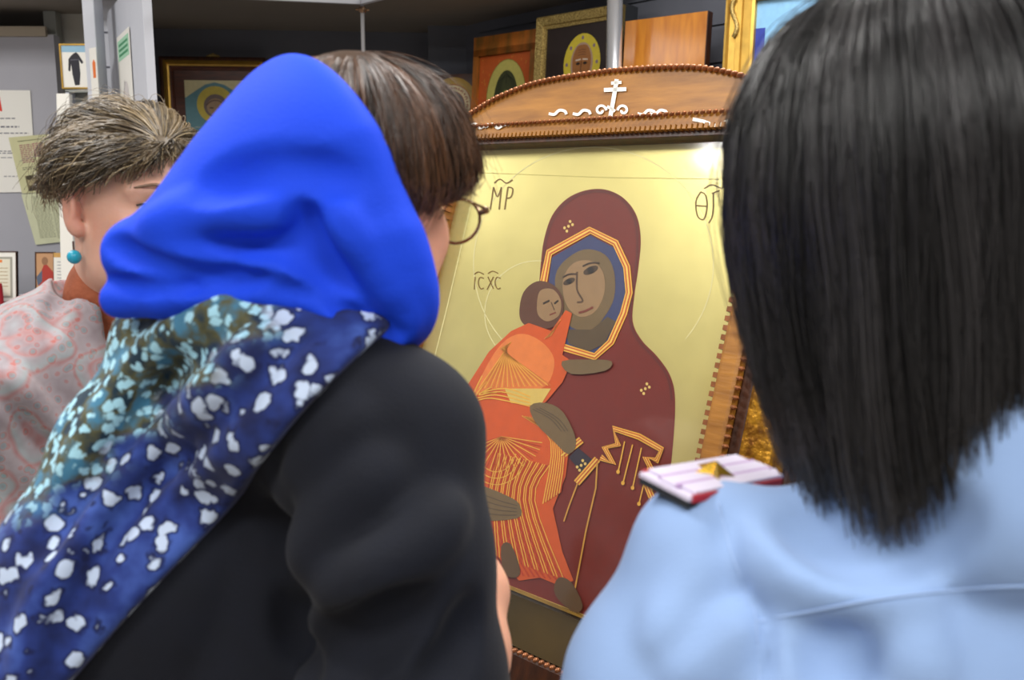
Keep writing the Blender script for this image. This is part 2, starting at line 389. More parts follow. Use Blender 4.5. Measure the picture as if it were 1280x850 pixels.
# painting: a plain veiled mother with a child, gold ground, drawn on the board
maroon, maroon2, orange, orange2, ogold = C(112, 30, 18), C(140, 60, 44), C(206, 84, 24), C(226, 126, 58), C(232, 176, 66)
olive, olive2, skinp, navyp, line_ = C(112, 92, 60), C(86, 70, 48), C(150, 120, 84), C(52, 62, 104), C(96, 70, 24)
K.fill([tuple(q_) for q_ in spline([(676, 330), (680, 300), (690, 270), (708, 249), (732, 238), (757, 237), (780, 248), (796, 270), (801, 300), (798, 335), (793, 370), (791, 402), (802, 425), (822, 446), (838, 470), (844, 500), (841, 560), (832, 640), (828, 720), (822, 796)], 5)]
       + [(822, 803), (745, 774), (633, 730), (520, 687)] + [(540, 560), (566, 505), (600, 462), (650, 420), (672, 380)], maroon, 1)
K.line([(679, 330), (683, 300), (693, 272), (710, 252), (733, 241), (757, 240), (778, 250), (793, 272), (797, 300), (795, 335), (790, 370), (788, 402), (799, 427), (819, 448), (835, 472), (840, 500)], 3, C(92, 28, 22), 2, 4)
K.fill([(686, 352), (690, 322), (738, 294), (772, 312), (783, 345), (780, 388), (764, 424), (740, 443), (706, 432), (690, 400)], navyp, 2)
K.fill([(694, 350), (704, 328), (730, 312), (756, 318), (768, 340), (768, 372), (756, 396), (740, 412), (716, 410), (700, 388)], olive, 3, 4)
K.fill([(704, 352), (716, 330), (738, 326), (754, 340), (756, 366), (744, 390), (724, 396), (708, 380)], skinp, 4, 4)
K.fill([(705, 412), (740, 412), (760, 396), (770, 402), (756, 430), (735, 440), (712, 430)], olive2, 4)
for (x, y), s in (((712, 352), 8), ((739, 338), 10)):
    K.oval((x, y), s, s * 0.45, C(70, 52, 36), 5, -25); K.oval((x, y), s * 0.4, s * 0.4, C(20, 14, 10), 6)
    K.line([(x - s, y - 5), (x, y - 9), (x + s + 1, y - 9)], 2, C(60, 42, 28), 6, 4)
K.line([(722, 340), (722, 362), (729, 376), (722, 378)], 2.2, C(84, 60, 40), 6, 4)
K.line([(724, 391), (732, 389), (742, 384)], 2.6, C(120, 54, 40), 6, 4)
trim_pts = [(680, 352), (687, 316), (738, 288), (770, 304), (784, 334), (787, 366), (780, 392), (764, 428), (744, 446), (704, 434)]
for w, c, l in ((9, ogold, 5), (5.6, C(196, 84, 36), 6), (2.4, C(240, 196, 90), 7)): K.line(trim_pts, w, c, l)
# child
K.fill([(650, 392), (655, 366), (672, 352), (692, 356), (704, 372), (704, 392), (694, 408), (672, 412), (656, 406)], C(92, 56, 38), 7, 4)
K.fill([(672, 384), (676, 364), (692, 362), (702, 376), (700, 394), (686, 402), (675, 396)], skinp, 8, 4)
K.line([(680, 380), (688, 376)], 2.4, C(50, 36, 24), 9); K.line([(694, 380), (699, 376)], 2.2, C(50, 36, 24), 9); K.line([(688, 394), (696, 391)], 1.8, C(120, 60, 44), 9); K.line([(690, 378), (694, 388)], 1.4, C(90, 64, 40), 9)
robe = [(640, 414), (662, 404), (690, 414), (708, 388), (716, 392), (704, 444), (716, 452), (704, 478), (684, 502), (664, 516), (690, 536), (712, 562), (708, 596), (692, 636), (704, 690), (718, 726), (700, 732), (676, 722), (650, 726), (618, 690), (584, 652), (560, 600), (566, 540), (580, 490), (612, 440)]
K.fill(robe, orange, 8)
K.fill([(620, 440), (648, 418), (676, 426), (694, 450), (684, 482), (650, 492), (610, 486), (590, 500)], orange2, 9, 4)
K.fill([(632, 486), (690, 486), (676, 508), (640, 504)], C(214, 186, 96), 10)
for i in range(26):                                                      # gold hatching of the folds
    t = i / 25
    K.line([(640 - 14 * t, 428 + 8 * t), (600 + 90 * t, 486 - 4 * t)], 1.0, C(206, 120, 44) if i % 2 else ogold, 11)
    a = math.radians(200 + 150 * t); K.line([(628, 546), (628 + 52 * math.cos(a), 546 - 44 * math.sin(a))], 1.1, ogold if i % 2 else C(184, 62, 20), 11)
    K.line([(622 + 66 * t, 566 + 16 * t), (610 + 60 * t, 620 + 6 * t), (606 + 100 * t, 690 + 34 * t)], 1.1, ogold if i % 3 else C(178, 56, 20), 11, 4)
for i in range(14):
    t = i / 13; K.line([(600 + 44 * t, 640 - 10 * t), (612 + 60 * t, 680), (622 + 88 * t, 716 + 10 * t)], 2.2, C(186, 58, 16), 10, 4)
    K.line([(654 + 20 * t, 520 + 3 * t), (690 + 16 * t, 552 + 6 * t), (680 + 22 * t, 630 - 14 * t)], 1.3, C(196, 70, 20) if i % 2 else ogold, 11, 4)
    K.line([(690 - 8 * t, 420 + 4 * t), (702 - 6 * t, 400 + 10 * t)], 1.0, C(240, 160, 80), 11)
for k in range(4): K.line([(604 + 6 * k, 470 + 7 * k), (592 + 4 * k, 500 - 3 * k), (616 + 6 * k, 498 - 4 * k), (664, 508 - 4 * k)], 1.5, ogold, 11, 5)
for k in range(3): K.ring((622, 556), 40 - 7 * k, 50 - 8 * k, 1.3, ogold, 11, 20, 200)
# hands, sleeve, feet
K.fill([(704, 452), (740, 450), (766, 452), (758, 464), (716, 468)], olive, 13, 3)
K.fill([(664, 508), (684, 504), (706, 516), (722, 552), (712, 568), (694, 552), (672, 530)], olive, 13, 3)
for k in range(3): K.line([(668 + 4 * k, 512 - k), (690 + 5 * k, 524), (704 + 4 * k, 540)], 1.2, olive2, 14, 3)
K.fill([(588, 604), (640, 622), (652, 634), (648, 648), (596, 650), (570, 630)], olive, 13, 3)
for k in range(4): K.line([(600, 616 + 8 * k), (626, 626 + 6 * k), (648, 632 + 4 * k)], 1.2, olive2, 14, 3)
K.fill([(628, 684), (640, 680), (652, 712), (646, 722), (632, 716)], C(92, 68, 40), 13, 3); K.fill([(700, 722), (716, 728), (730, 756), (722, 766), (704, 754), (694, 738)], C(92, 68, 40), 13, 3)
K.fill([(712, 572), (724, 560), (748, 580), (734, 598)], C(40, 34, 48), 9)
for p, q in (((703, 570), (728, 550)), ((722, 604), (748, 574))):
    for w, c, l in ((9, ogold, 10), (5, C(196, 84, 36), 11), (2, C(240, 196, 90), 12)): K.line([p, q], w, c, l)
K.line([(748, 576), (746, 610), (734, 662), (720, 736)], 2, C(206, 150, 60), 10); K.line([(724, 602), (712, 634), (706, 652)], 1.8, C(206, 150, 60), 10)
hem = [(752, 572), (768, 580), (757, 560), (774, 556), (768, 536), (800, 546), (828, 562), (822, 576), (808, 572), (818, 592), (806, 598), (816, 622)]
for w, c, l in ((8, ogold, 10), (4.6, C(196, 84, 36), 11), (1.8, C(240, 196, 90), 12)): K.line(hem, w, c, l)
for x0, y0, x1, y1 in ((782, 552, 774, 590), (792, 556, 780, 604), (803, 560, 792, 610), (812, 580, 800, 630), (818, 604, 812, 640)):
    K.line([(x0, y0), (x1, y1)], 1.6, ogold, 10); K.oval((x1, y1), 2.2, 2.6, ogold, 11)
for cx, cy in ((711, 283), (807, 486), (728, 582)):
    for dx, dy in ((0, 0), (5, -2), (-5, 2), (2, -6), (-2, 6)): K.oval((cx + dx, cy + dy), 1.7, 1.9, C(226, 196, 110), 12 if cy == 582 else 3)
# incised halo, border lines and the inscriptions
K.ring((742, 330), 150, 146, 1.0, C(232, 224, 166), 1, 115, 400, 60); K.ring((672, 392), 66, 66, 1.0, C(232, 224, 166), 1, 120, 300, 40)
K.line([(600, 216), (760, 222), (900, 224)], 1.0, C(206, 194, 112), 1); K.line([(598, 216), (560, 380), (530, 500)], 1.0, C(244, 236, 170), 1)
ink = C(128, 98, 30)
def glyph(strokes, w=1.7): 
    for s_ in strokes: K.line(s_, w, ink, 2, 4 if len(s_) > 2 else 0)
glyph([[(613, 262), (617, 234)], [(617, 234), (622, 246), (627, 234)], [(627, 234), (624, 262)], [(631, 262), (635, 234)], [(635, 234), (641, 236), (639, 246), (633, 248)], [(618, 229), (625, 224), (633, 229), (641, 225)]])
glyph([[(876, 240), (870, 252), (872, 270), (880, 274), (884, 258), (882, 244), (876, 240)], [(870, 257), (884, 258)], [(892, 242), (891, 268), (886, 279)], [(890, 242), (900, 238)], [(880, 236), (890, 231), (902, 236)]])
glyph([[(594, 346), (593, 362)], [(605, 348), (600, 347), (598, 354), (601, 361), (605, 360)], [(610, 346), (617, 361)], [(617, 346), (609, 362)], [(626, 348), (621, 347), (619, 354), (622, 361), (626, 360)], [(593, 343), (598, 340), (605, 343)], [(610, 342), (616, 339), (623, 342)]], 1.3)
K.build('painting', M['paint'], board)
# sides, front mouldings, beading
DEP = 0.035
def bar(x0, x1, y0, y1, w0, w1, name, m, bevel=0.004): return MB().box(kp((x0 + x1) / 2, (y0 + y1) / 2, (w0 + w1) / 2), ((x1 - x0) / 2, (y1 - y0) / 2, (w1 - w0) / 2), KR).build(name, m, kiot, bevel=bevel)
MB().box(kp(0, 0, 0.016), (hw + 0.005, hh + 0.005, 0.0015), KR).build('glass_pane', M['glass'], kiot)
bar(-hw - 0.12, hw + 0.12, -hh - 0.17, hh + 0.05, -0.09, -0.024, 'back_box', M['wooddark'])
for s_ in (-1, 1):
    inner, outer = sorted((s_ * (hw - 0.004), s_ * (hw + 0.036))); bar(inner, outer, -hh - 0.10, hh + 0.02, -0.024, DEP, 'side_moulding', M['wood'], 0.008)
    inner, outer = sorted((s_ * (hw + 0.036), s_ * (hw + 0.058))); bar(inner, outer, -hh - 0.10, hh + 0.02, -0.024, DEP - 0.014, 'side_groove', M['wooddark'], 0.003)
    inner, outer = sorted((s_ * (hw + 0.058), s_ * (hw + 0.115))); bar(inner, outer, -hh - 0.15, hh + 0.03, -0.024, DEP - 0.006, 'gilded_side_panel', M['giltcarve'], 0.008)
    mb = MB(); n = 62
    for i in range(n):
        y = -hh - 0.09 + (IH + 0.10) * (i + 0.5) / n
        mb.box(kp(s_ * (hw - 0.005), y, DEP - 0.012), (0.0045, 0.0042, 0.010), KR); mb.sphere(kp(s_ * (hw + 0.040), y, DEP), (0.006, 0.0045, 0.006), KR, 6, 4)
    o = mb.build('side_beading', M['copper'], kiot); o['kind'] = 'stuff'
# sloping sill below the picture, bead row and base rail
P = [kp(-hw - 0.01, -hh, 0.0), kp(-hw - 0.01, -hh - 0.085, 0.03), kp(-hw - 0.01, -hh - 0.085, -0.024), kp(-hw - 0.01, -hh, -0.024)]
M['sill'] = mat('dark_varnished_sill', C(74, 58, 26), 0.22, color2=C(50, 40, 20), scale=6, coat=0.5)
MB().prism(P, K.a * (IW + 0.02)).build('sill', M['sill'], kiot)
MB().box(kp(0, -hh + 0.001, 0.004), (hw, 0.0022, 0.004), KR).build('sill_edge', M['goldframe'], kiot)
bar(-hw - 0.115, hw + 0.115, -hh - 0.165, -hh - 0.088, -0.024, DEP + 0.01, 'base_rail', M['wooddark'], 0.006)
mb = MB()
for i in range(66): mb.sphere(kp(-hw - 0.04 + (IW + 0.08) * (i + 0.5) / 66, -hh - 0.089, DEP + 0.004), (0.0052, 0.006, 0.007), KR, 8, 5)
o = mb.build('base_beading', M['copper'], kiot, smooth=True); o['kind'] = 'stuff'
# pediment: arched board in front plane, outline read on that plane
WF = DEP + 0.004
arch = [(578, 152), (590, 143), (606, 133), (622, 124), (645, 114), (668, 106), (700, 99), (740, 93), (780, 90), (830, 88), (880, 88)]
AR = [K.loc(u, v, WF) for u, v in arch]; xc = 0.02
AR = [q_ for q_ in AR if q_[0] < 0.0]; AR = AR + [(xc, AR[-1][1] + 0.001)] + [(2 * xc - x, y) for x, y in AR[::-1]]
ARs = spline([(x, y, 0) for x, y in AR], 5)[:, :2]
yb = min(K.loc(585, 152, WF)[1], K.loc(880, 150, WF)[1]); yd = K.loc(740, 166, WF)[1]; xl, xr = ARs[0][0], ARs[-1][0]
ybl = K.loc(740, 150, WF)[1]
ped = MB().prism([kp(x, max(y, ybl), -0.02) for x, y in ARs] + [kp(xr, ybl - 0.002, -0.02), kp(xl, ybl - 0.002, -0.02)], K.n * (WF + 0.02)).build('pediment', M['wood'], kiot, label='arched pediment with white cross')
MB().box(kp((xl + xr) / 2, (ybl + yd) / 2, (WF - 0.01) / 2), ((xr - xl) / 2, (ybl - yd) / 2, (WF + 0.01) / 2), KR).build('frieze', M['wood'], kiot, bevel=0.003)
bar(xl, xr, yd - 0.012, yd, -0.02, WF - 0.006, 'frieze_fillet', M['wooddark'], 0.001)
def row(path, r, name, step=0.0125):
    path = np.array(path); d = np.r_[0, np.cumsum(np.linalg.norm(np.diff(path, axis=0), axis=1))]; mb = MB()
    for k, t in enumerate(np.arange(step / 2, d[-1], step)):
        x, y = np.interp(t, d, path[:, 0]), np.interp(t, d, path[:, 1]); x2, y2 = np.interp(t + 0.001, d, path[:, 0]), np.interp(t + 0.001, d, path[:, 1])
        an = math.atan2(y2 - y, x2 - x) + 0.6; R2 = KR @ np.array([[math.cos(an), -math.sin(an), 0], [math.sin(an), math.cos(an), 0], [0, 0, 1]])
        mb.sphere(kp(x, y, WF + 0.006), (r * 1.5, r * 0.9, r * 1.3), R2, 8, 5)
    o = mb.build(name, M['copper'], kiot, smooth=True); o['kind'] = 'stuff'
row(ARs, 0.0046, 'arch_rope_trim'); row([(xl, ybl), (xr, ybl)], 0.0036, 'frieze_rope_trim')
mb = MB()
for i in range(70): mb.box(kp(xl + (xr - xl) * (i + 0.5) / 70, yd + 0.002, WF), ((xr - xl) / 70 * 0.3, 0.0045, 0.006), KR)
o = mb.build('dentil_row', M['wood'], kiot); o['kind'] = 'stuff'
# white inlay: eight-ended cross, scrolls and wing flourishes on the pediment and frieze
K2 = Plane(KO + K.n * (WF + 0.0025), K.a, K.b)
W1 = (1, 1, 1, 1)
def inlay(name, draw, parent):
    K2.mb = MB(); draw(); return K2.build(name, M['white'], parent)
def cross():
    K2.line([(771, 99), (768, 118), (763, 146)], 5.2, W1, 1); K2.line([(755, 112.5), (783, 111.5)], 5, W1, 1); K2.line([(764, 104), (777, 103)], 4, W1, 1); K2.line([(759, 133), (769, 139)], 3.6, W1, 1)
inlay('inlaid_cross', cross, ped)
def scroll(cx, cy, r, dirx):
    K2.line([(cx + dirx * r * (1 - t / 9) * math.cos(t), cy - r * (1 - t / 9) * math.sin(t)) for t in np.linspace(0, 6.4, 22)], 3.2, W1, 1)
for cx, dx in ((751, 1), (779, -1)): inlay('inlaid_scroll', lambda: scroll(cx, 138, 7, dx), ped)
for x0, sgn in ((686, 1), (716, 1), (797, -1), (812, -1)):
    inlay('inlaid_flourish', lambda: K2.line([(x0, 142), (x0 + 7, 143), (x0 + 13, 138), (x0 + 20, 139), (x0 + 22, 143)], 3.6, W1, 1, 5), ped)
for x0 in (586, 608): inlay('inlaid_wing', lambda: (K2.line([(x0 - 2, 159), (x0 + 8, 155), (x0 + 14, 160), (x0 + 22, 156), (x0 + 28, 156)], 3.4, W1, 1, 5)), kiot)
inlay('inlaid_wing', lambda: K2.line([(866, 149), (880, 152), (896, 157), (910, 151)], 4.4, W1, 1, 5), kiot)
# lectern that carries the case
lt = thing('lectern', 'dark wooden lectern standing under the carved icon case', 'lectern', (*(base[:2] + kn0[:2] * -0.02), 0))
Rl = np.stack([ka, np.cross([0, 0, 1.0], ka), [0, 0, 1.0]], 1); lb = np.array([base[0], base[1], 0]) - kn0 * 0.06
zt = base[2] - 0.035
MB().box(lb + [0, 0, 0.02], (0.42, 0.26, 0.02), Rl).build('plinth', M['wooddark'], lt, bevel=0.004)
MB().box(lb + [0, 0, zt / 2], (0.34, 0.18, zt / 2 - 0.035), Rl).build('cabinet', M['wooddark'], lt, bevel=0.004)
MB().box(lb + [0, 0, zt - 0.018], (0.52, 0.24, 0.018), Rl).build('top', M['wood'], lt, bevel=0.004)
for s_ in (-0.3, 0.3): MB().tube([lb + ka * s_ - kn0 * 0.20 + [0, 0, zt + 0.004], kp(s_, 0.1, -0.10)], 0.014).build('back_strut', M['wooddark'], kiot)

# ------------------------------------------------------------------ small icons standing and hanging at the back
def halo_saint(pl, cx, cy, R, halo, robe, hair, skinc, beard=None, ring=None):
    pl.fill([(cx - 1.9 * R, cy - 3.2 * R), (cx - 1.7 * R, cy - 1.5 * R), (cx - 0.5 * R, cy - 0.75 * R), (cx + 0.5 * R, cy - 0.75 * R), (cx + 1.7 * R, cy - 1.5 * R), (cx + 1.9 * R, cy - 3.2 * R)], robe, 2)
    pl.oval((cx, cy), R, R * 1.05, halo, 3)
    if ring: pl.ring((cx, cy), R * 0.98, R * 1.03, R * 0.06, ring, 4)
    pl.oval((cx, cy - 0.02 * R), 0.56 * R, 0.66 * R, hair, 5); pl.oval((cx, cy - 0.16 * R), 0.42 * R, 0.54 * R, skinc, 6)
    if beard: pl.fill([(cx - 0.4 * R, cy - 0.3 * R), (cx, cy - 0.36 * R), (cx + 0.4 * R, cy - 0.3 * R), (cx + 0.3 * R, cy - 1.0 * R), (cx, cy - 1.3 * R), (cx - 0.3 * R, cy - 1.0 * R)], beard, 7)
    for s_ in (-1, 1):
        pl.oval((cx + s_ * 0.17 * R, cy - 0.1 * R), 0.1 * R, 0.05 * R, C(40, 26, 16), 8); pl.line([(cx + s_ * 0.06 * R, cy + 0.02 * R), (cx + s_ * 0.3 * R, cy + 0.0 * R)], 0.05 * R, C(70, 48, 30), 8)
    pl.line([(cx, cy - 0.08 * R), (cx + 0.03 * R, cy - 0.3 * R)], 0.05 * R, C(110, 74, 46), 8)
def widths(pl, ul, ur, v):
    h = lambda u: np.dot(hit_plane(u, v, pl.o, pl.n) - pl.o, pl.a); return h(ul), h(ur)
# 1 wide gold-and-walnut frame with a blue-robed saint
pl = wall_plane(266, 72, 5.1, -6); pl.px = False; x0, x1 = widths(pl, 200, 333, 72); H1 = 0.62
t = thing('framed_icon', 'small icon in a wide walnut and gold frame hung on the charcoal wall', 'icon', pl.o + pl.b * -H1)
M['walnut'] = mat('walnut', C(92, 42, 20), 0.4, color2=C(58, 26, 14), scale=14, stretch=(1, 1, 5))
fw_ = 0.028; box_on(pl, x0 + 0.01, x1 - 0.01, -H1 + 0.01, -0.01, -0.03, 0.0, 'backing', M['walnut'], t)
frame_rect(pl, x0 + 0.018, x1 - 0.018, -H1 + 0.018, -0.018, 0.018, [(0, 0.0), (0, 0.028), (0.5, 0.036), (1, 0.03), (1, -0.03)], 'outer_frame', M['wooddark'], t)
frame_rect(pl, x0 + 0.046, x1 - 0.046, -H1 + 0.046, -0.046, fw_, [(0, 0.0), (0, 0.012), (0.35, 0.016), (0.6, 0.032), (1, 0.026)], 'gold_frame', M['goldframe'], t)
frame_rect(pl, x0 + 0.066, x1 - 0.066, -H1 + 0.066, -0.066, 0.02, [(0, 0.0), (0, 0.010), (0.5, 0.008), (1, 0.014)], 'inner_frame', M['walnut'], t)
mx = 0.118; pl.px = False
pl.fill([(x0 + mx, -H1 + mx), (x1 - mx, -H1 + mx), (x1 - mx, -mx), (x0 + mx, -mx)], C(216, 206, 160), 8)
cx = (x0 + x1) / 2; pl.fill([(x0 + mx, -H1 + mx), (x1 - mx, -H1 + mx), (x1 - mx, -0.21), (cx + 0.09, -0.165), (cx + 0.05, -0.14), (cx, -0.128), (cx - 0.05, -0.14), (cx - 0.09, -0.165), (x0 + mx, -0.21)], C(96, 142, 152), 9)
for k, (r, c) in enumerate(((0.098, C(206, 186, 76)), (0.062, C(120, 104, 100)), (0.046, C(168, 140, 110)))): pl.oval((cx + 0.0, -0.245 - 0.006 * k), r, r, c, 10 + k)
pl.line([(cx - 0.05, -0.25), (cx - 0.02, -0.225), (cx + 0.02, -0.225), (cx + 0.05, -0.25)], 0.006, C(110, 84, 70), 13, 4)
for s_ in (-1, 1): pl.line([(cx + s_ * 0.012, -0.262), (cx + s_ * 0.032, -0.26)], 0.006, C(70, 50, 40), 13)
pl.build('picture', M['paint'], t)
mb = MB(); oc = pl.o + pl.a * (cx + 0.0) + pl.n * 0.012
for k in range(-2, 3): mb.sphere(oc + pl.a * 0.012 * k + pl.b * (0.012 - 0.0025 * abs(k)), (0.010, 0.008, 0.010 - 0.002 * abs(k)), None, 8, 6)
mb.tube([oc + pl.a * x + pl.b * 0.002 for x in (-0.036, 0, 0.036)], 0.005, 6).build('crest', M['silvergilt'], t, smooth=True)
# 2 brown frame mostly behind the dark hair
pl = wall_plane(414, 60, 5.25, -6); pl.px = False; x0, x1 = widths(pl, 350, 478, 60)
t = thing('framed_icon', 'plain brown wooden framed icon on the charcoal wall beside the thin chrome pole', 'icon', pl.o + pl.b * -0.5)
box_on(pl, x0 + 0.01, x1 - 0.01, -0.49, -0.01, -0.025, 0.0, 'backing', M['wooddark'], t)
frame_rect(pl, x0 + 0.045, x1 - 0.045, -0.455, -0.045, 0.045, [(0, 0), (0, 0.012), (0.7, 0.03), (1, 0.024), (1, -0.025)], 'frame', M['wood'], t)
halo_saint(pl, (x0 + x1) / 2, -0.2, 0.1, C(190, 150, 60), C(110, 50, 30), C(60, 40, 30), C(150, 110, 70)); pl.build('picture', M['paint'], t)
# shelf carrying the icons along the charcoal side wall
def on_wall(u, off):
    """depth along the camera axis of the side wall (moved off metres into the room) at pixel column u"""
    o = np.array([*(PB + wn * off), 1.6]); h = hit_plane(u, 100, o, np.array([*wn, 0])); return np.dot(h - CAM, FW)
ZSH = 1.74
sh = MB(); a, b = PB + wd * 0.15 + wn * 0.012, RE + wn * 0.012
sh.prism([(*a, ZSH - 0.03), (*b, ZSH - 0.03), (*(b + wn * 0.40), ZSH - 0.03), (*(a + wn * 0.40), ZSH - 0.03)], (0, 0, 0.03))
tag(sh.build('wall_shelf', M['dwall']), 'charcoal shelf along the slatted wall carrying a row of icons', 'shelf')
def standing(name, label, ul, ur, v, off, yaw, lean):
    off += 0.12; pl = wall_plane((ul + ur) / 2, v, on_wall((ul + ur) / 2, off), yaw, lean); pl.px = False; x0, x1 = widths(pl, ul, ur, v)
    Hh = (pl.o[2] - ZSH) / pl.b[2]; t = thing(name, label, 'icon', pl.o - pl.b * Hh); return pl, x0, x1, Hh, t
# 3 round-haloed icon peeping behind the hair
pl, x0, x1, Hh, t = standing('painted_icon', 'dark icon with lettered round halo standing beside the carved orange icon', 528, 597, 93, 0.10, 20, 5)
box_on(pl, x0, x1, -Hh, 0, -0.03, 0, 'board', M['wooddark'], t)
cx = (x0 + x1) / 2 + 0.02
for k, (r, c) in enumerate(((0.135, C(176, 140, 48)), (0.100, C(150, 60, 36)), (0.096, C(222, 206, 160)), (0.066, C(150, 60, 36)), (0.062, C(60, 50, 38)), (0.042, C(140, 104, 68)))): pl.oval((cx, -0.15), r, r, c, 1 + k)
for k in range(26):
    a = math.radians(-30 + 240 * k / 25); p = np.array([cx + 0.081 * math.cos(a), -0.15 + 0.081 * math.sin(a)]); q = np.array([math.cos(a), math.sin(a)]) * 0.007; r_ = np.array([-q[1], q[0]]) * 0.7
    pl.line([p - q, p + q + r_ * (k % 3 - 1)], 0.004, C(140, 40, 30), 8); pl.line([p - r_ * (k % 2), p + r_], 0.004, C(140, 40, 30), 8)
pl.build('picture', M['paint'], t)
# 4 carved orange icon
M['rustwood'] = mat('weathered_orange_wood', C(190, 104, 30), 0.5, color2=C(112, 78, 24), scale=12, stretch=(2, 2, 0.6), bump=0.3, bscale=60)
pl, x0, x1, Hh, t = standing('painted_icon', 'orange carved wooden icon with a recessed field and pale halo', 594, 671, 42, 0.11, 44, 4)
box_on(pl, x0, x1, -Hh, 0, -0.03, -0.012, 'board', M['rustwood'], t)
frame_rect(pl, x0 + 0.03, x1 - 0.03, -Hh + 0.05, -0.09, 0.03, [(0, -0.012), (0, 0.006), (1, 0.006), (1, -0.03)], 'raised_edge', M['rustwood'], t)
box_on(pl, x0, x1, -0.09, 0, -0.012, 0.006, 'top_edge', M['rustwood'], t)
pl.o = pl.o - pl.n * 0.012; cx = (x0 + x1) / 2 + 0.012
pl.fill([(x0 + 0.03, -Hh + 0.05), (x1 - 0.03, -Hh + 0.05), (x1 - 0.03, -0.09), (x0 + 0.03, -0.09)], C(186, 84, 26), 1)
for i in range(40): 
    p = np.array([random.uniform(x0 + 0.04, x1 - 0.04), random.uniform(-0.30, -0.10)]); pl.line([p, p + [random.uniform(-.006, .006), random.uniform(0.006, 0.016)]], 0.003, C(204, 140, 50), 2)
pl.oval((cx, -0.29), 0.128, 0.175, C(188, 178, 92), 3); pl.ring((cx, -0.29), 0.128, 0.175, 0.004, C(140, 120, 50), 4)
pl.oval((cx, -0.31), 0.080, 0.145, C(58, 62, 30), 5); pl.oval((cx, -0.36), 0.050, 0.105, C(120, 130, 44), 6); pl.line([(cx, -0.17), (cx, -0.23)], 0.004, C(30, 34, 16), 7)
for s_ in (-1, 1):
    for k in range(4): pl.line([(cx + s_ * 0.006, -0.18 - 0.005 * k), (cx + s_ * (0.03 + 0.008 * k), -0.22), (cx + s_ * (0.045 + 0.008 * k), -0.32)], 0.003, C(38, 42, 20), 7, 4)
pl.build('picture', M['paint'], t)
# 5 ornate silver-gilt frame with a bearded saint
pl, x0, x1, Hh, t = standing('framed_icon', 'bearded saint icon in an ornate silver-gilt frame behind the thick chrome pole', 675, 778, 12, 0.12, 46, 4)
box_on(pl, x0, x1, -Hh, 0, -0.10, 0, 'case', M['felt'], t)
frame_rect(pl, x0 + 0.055, x1 - 0.055, -Hh + 0.055, -0.062, 0.055, [(0, 0), (0, 0.006), (0.25, 0.008), (0.3, 0.016), (0.9, 0.024), (1, 0.016), (1, -0.02)], 'frame', M['silvergilt'], t)
pl.fill([(x0 + 0.05, -Hh + 0.05), (x1 - 0.05, -Hh + 0.05), (x1 - 0.05, -0.06), (x0 + 0.05, -0.06)], C(34, 20, 16), 1)
cx = (x0 + x1) / 2 + 0.03
pl.fill([(cx - 0.14, -Hh + 0.06), (cx - 0.06, -0.36), (cx + 0.06, -0.36), (cx + 0.14, -Hh + 0.06)], C(70, 44, 30), 2)
pl.oval((cx, -0.225), 0.105, 0.125, C(204, 184, 52), 3)
pl.oval((cx, -0.225), 0.064, 0.088, C(170, 140, 116), 4); pl.fill([(cx - .052, -.2), (cx - .03, -.155), (cx, -.148), (cx + .03, -.155), (cx + .052, -.2), (cx + .045, -.27), (cx, -.3), (cx - .045, -.27)], C(150, 96, 48), 5, 3)
pl.fill([(cx - 0.040, -0.275), (cx, -0.262), (cx + 0.040, -0.275), (cx + 0.036, -0.35), (cx + 0.012, -0.40), (cx - 0.020, -0.40), (cx - 0.036, -0.35)], C(196, 180, 160), 6)
for s_ in (-1, 1):
    pl.oval((cx + s_ * 0.02, -0.225), 0.011, 0.006, C(40, 24, 14), 7); pl.line([(cx + s_ * 0.005, -0.208), (cx + s_ * 0.035, -0.211)], 0.006, C(210, 190, 170), 7)
pl.line([(cx, -0.215), (cx - 0.004, -0.255), (cx + 0.006, -0.258)], 0.005, C(96, 56, 26), 7)
for k in range(3): pl.line([(cx - 0.022, -0.17 - 0.01 * k), (cx, -0.167 - 0.01 * k), (cx + 0.022, -0.17 - 0.01 * k)], 0.003, C(112, 68, 34), 7)
for a in (90, 40, 140, 0, 180, -40, 220): pl.oval((cx + 0.086 * math.cos(math.radians(a)), -0.225 + 0.107 * math.sin(math.radians(a))), 0.007, 0.008, C(130, 110, 120), 5)
pl.fill([(cx - 0.15, -0.375), (cx - 0.105, -0.375), (cx - 0.105, -0.41), (cx - 0.15, -0.41)], C(190, 160, 80), 4); pl.build('picture', M['paint'], t)
# 6 plain honey-coloured board
M['honey'] = mat('honey_wood', C(200, 128, 36), 0.5, color2=C(174, 102, 26), scale=10, stretch=(5, 5, 0.7), coat=0.2)
pl, x0, x1, Hh, t = standing('painted_icon', 'plain honey-coloured wooden icon board with a small pale halo', 782, 884, 20, 0.13, 40, 4)
box_on(pl, x0, x1, -Hh, 0, -0.035, 0, 'board', M['honey'], t, 0.002); box_on(pl, x1, x1 + 0.004, -Hh, 0, -0.035, -0.001, 'dark_edge', M['wooddark'], t)
cx = x0 + (x1 - x0) * 0.46; pl.oval((cx, -0.30), 0.085, 0.105, C(206, 166, 62), 1); pl.ring((cx, -0.30), 0.085, 0.105, 0.003, C(140, 100, 40), 2)
pl.oval((cx, -0.315), 0.05, 0.066, C(150, 112, 56), 2); pl.oval((cx, -0.325), 0.043, 0.06, C(196, 138, 66), 3)
for s_ in (-1, 1): pl.oval((cx + s_ * 0.016, -0.325), 0.008, 0.004, C(90, 60, 34), 4); pl.line([(cx + s_ * 0.006, -0.313), (cx + s_ * 0.026, -0.313)], 0.003, C(120, 84, 44), 4)
pl.line([(cx, -0.32), (cx + 0.004, -0.345)], 0.003, C(130, 90, 46), 4)
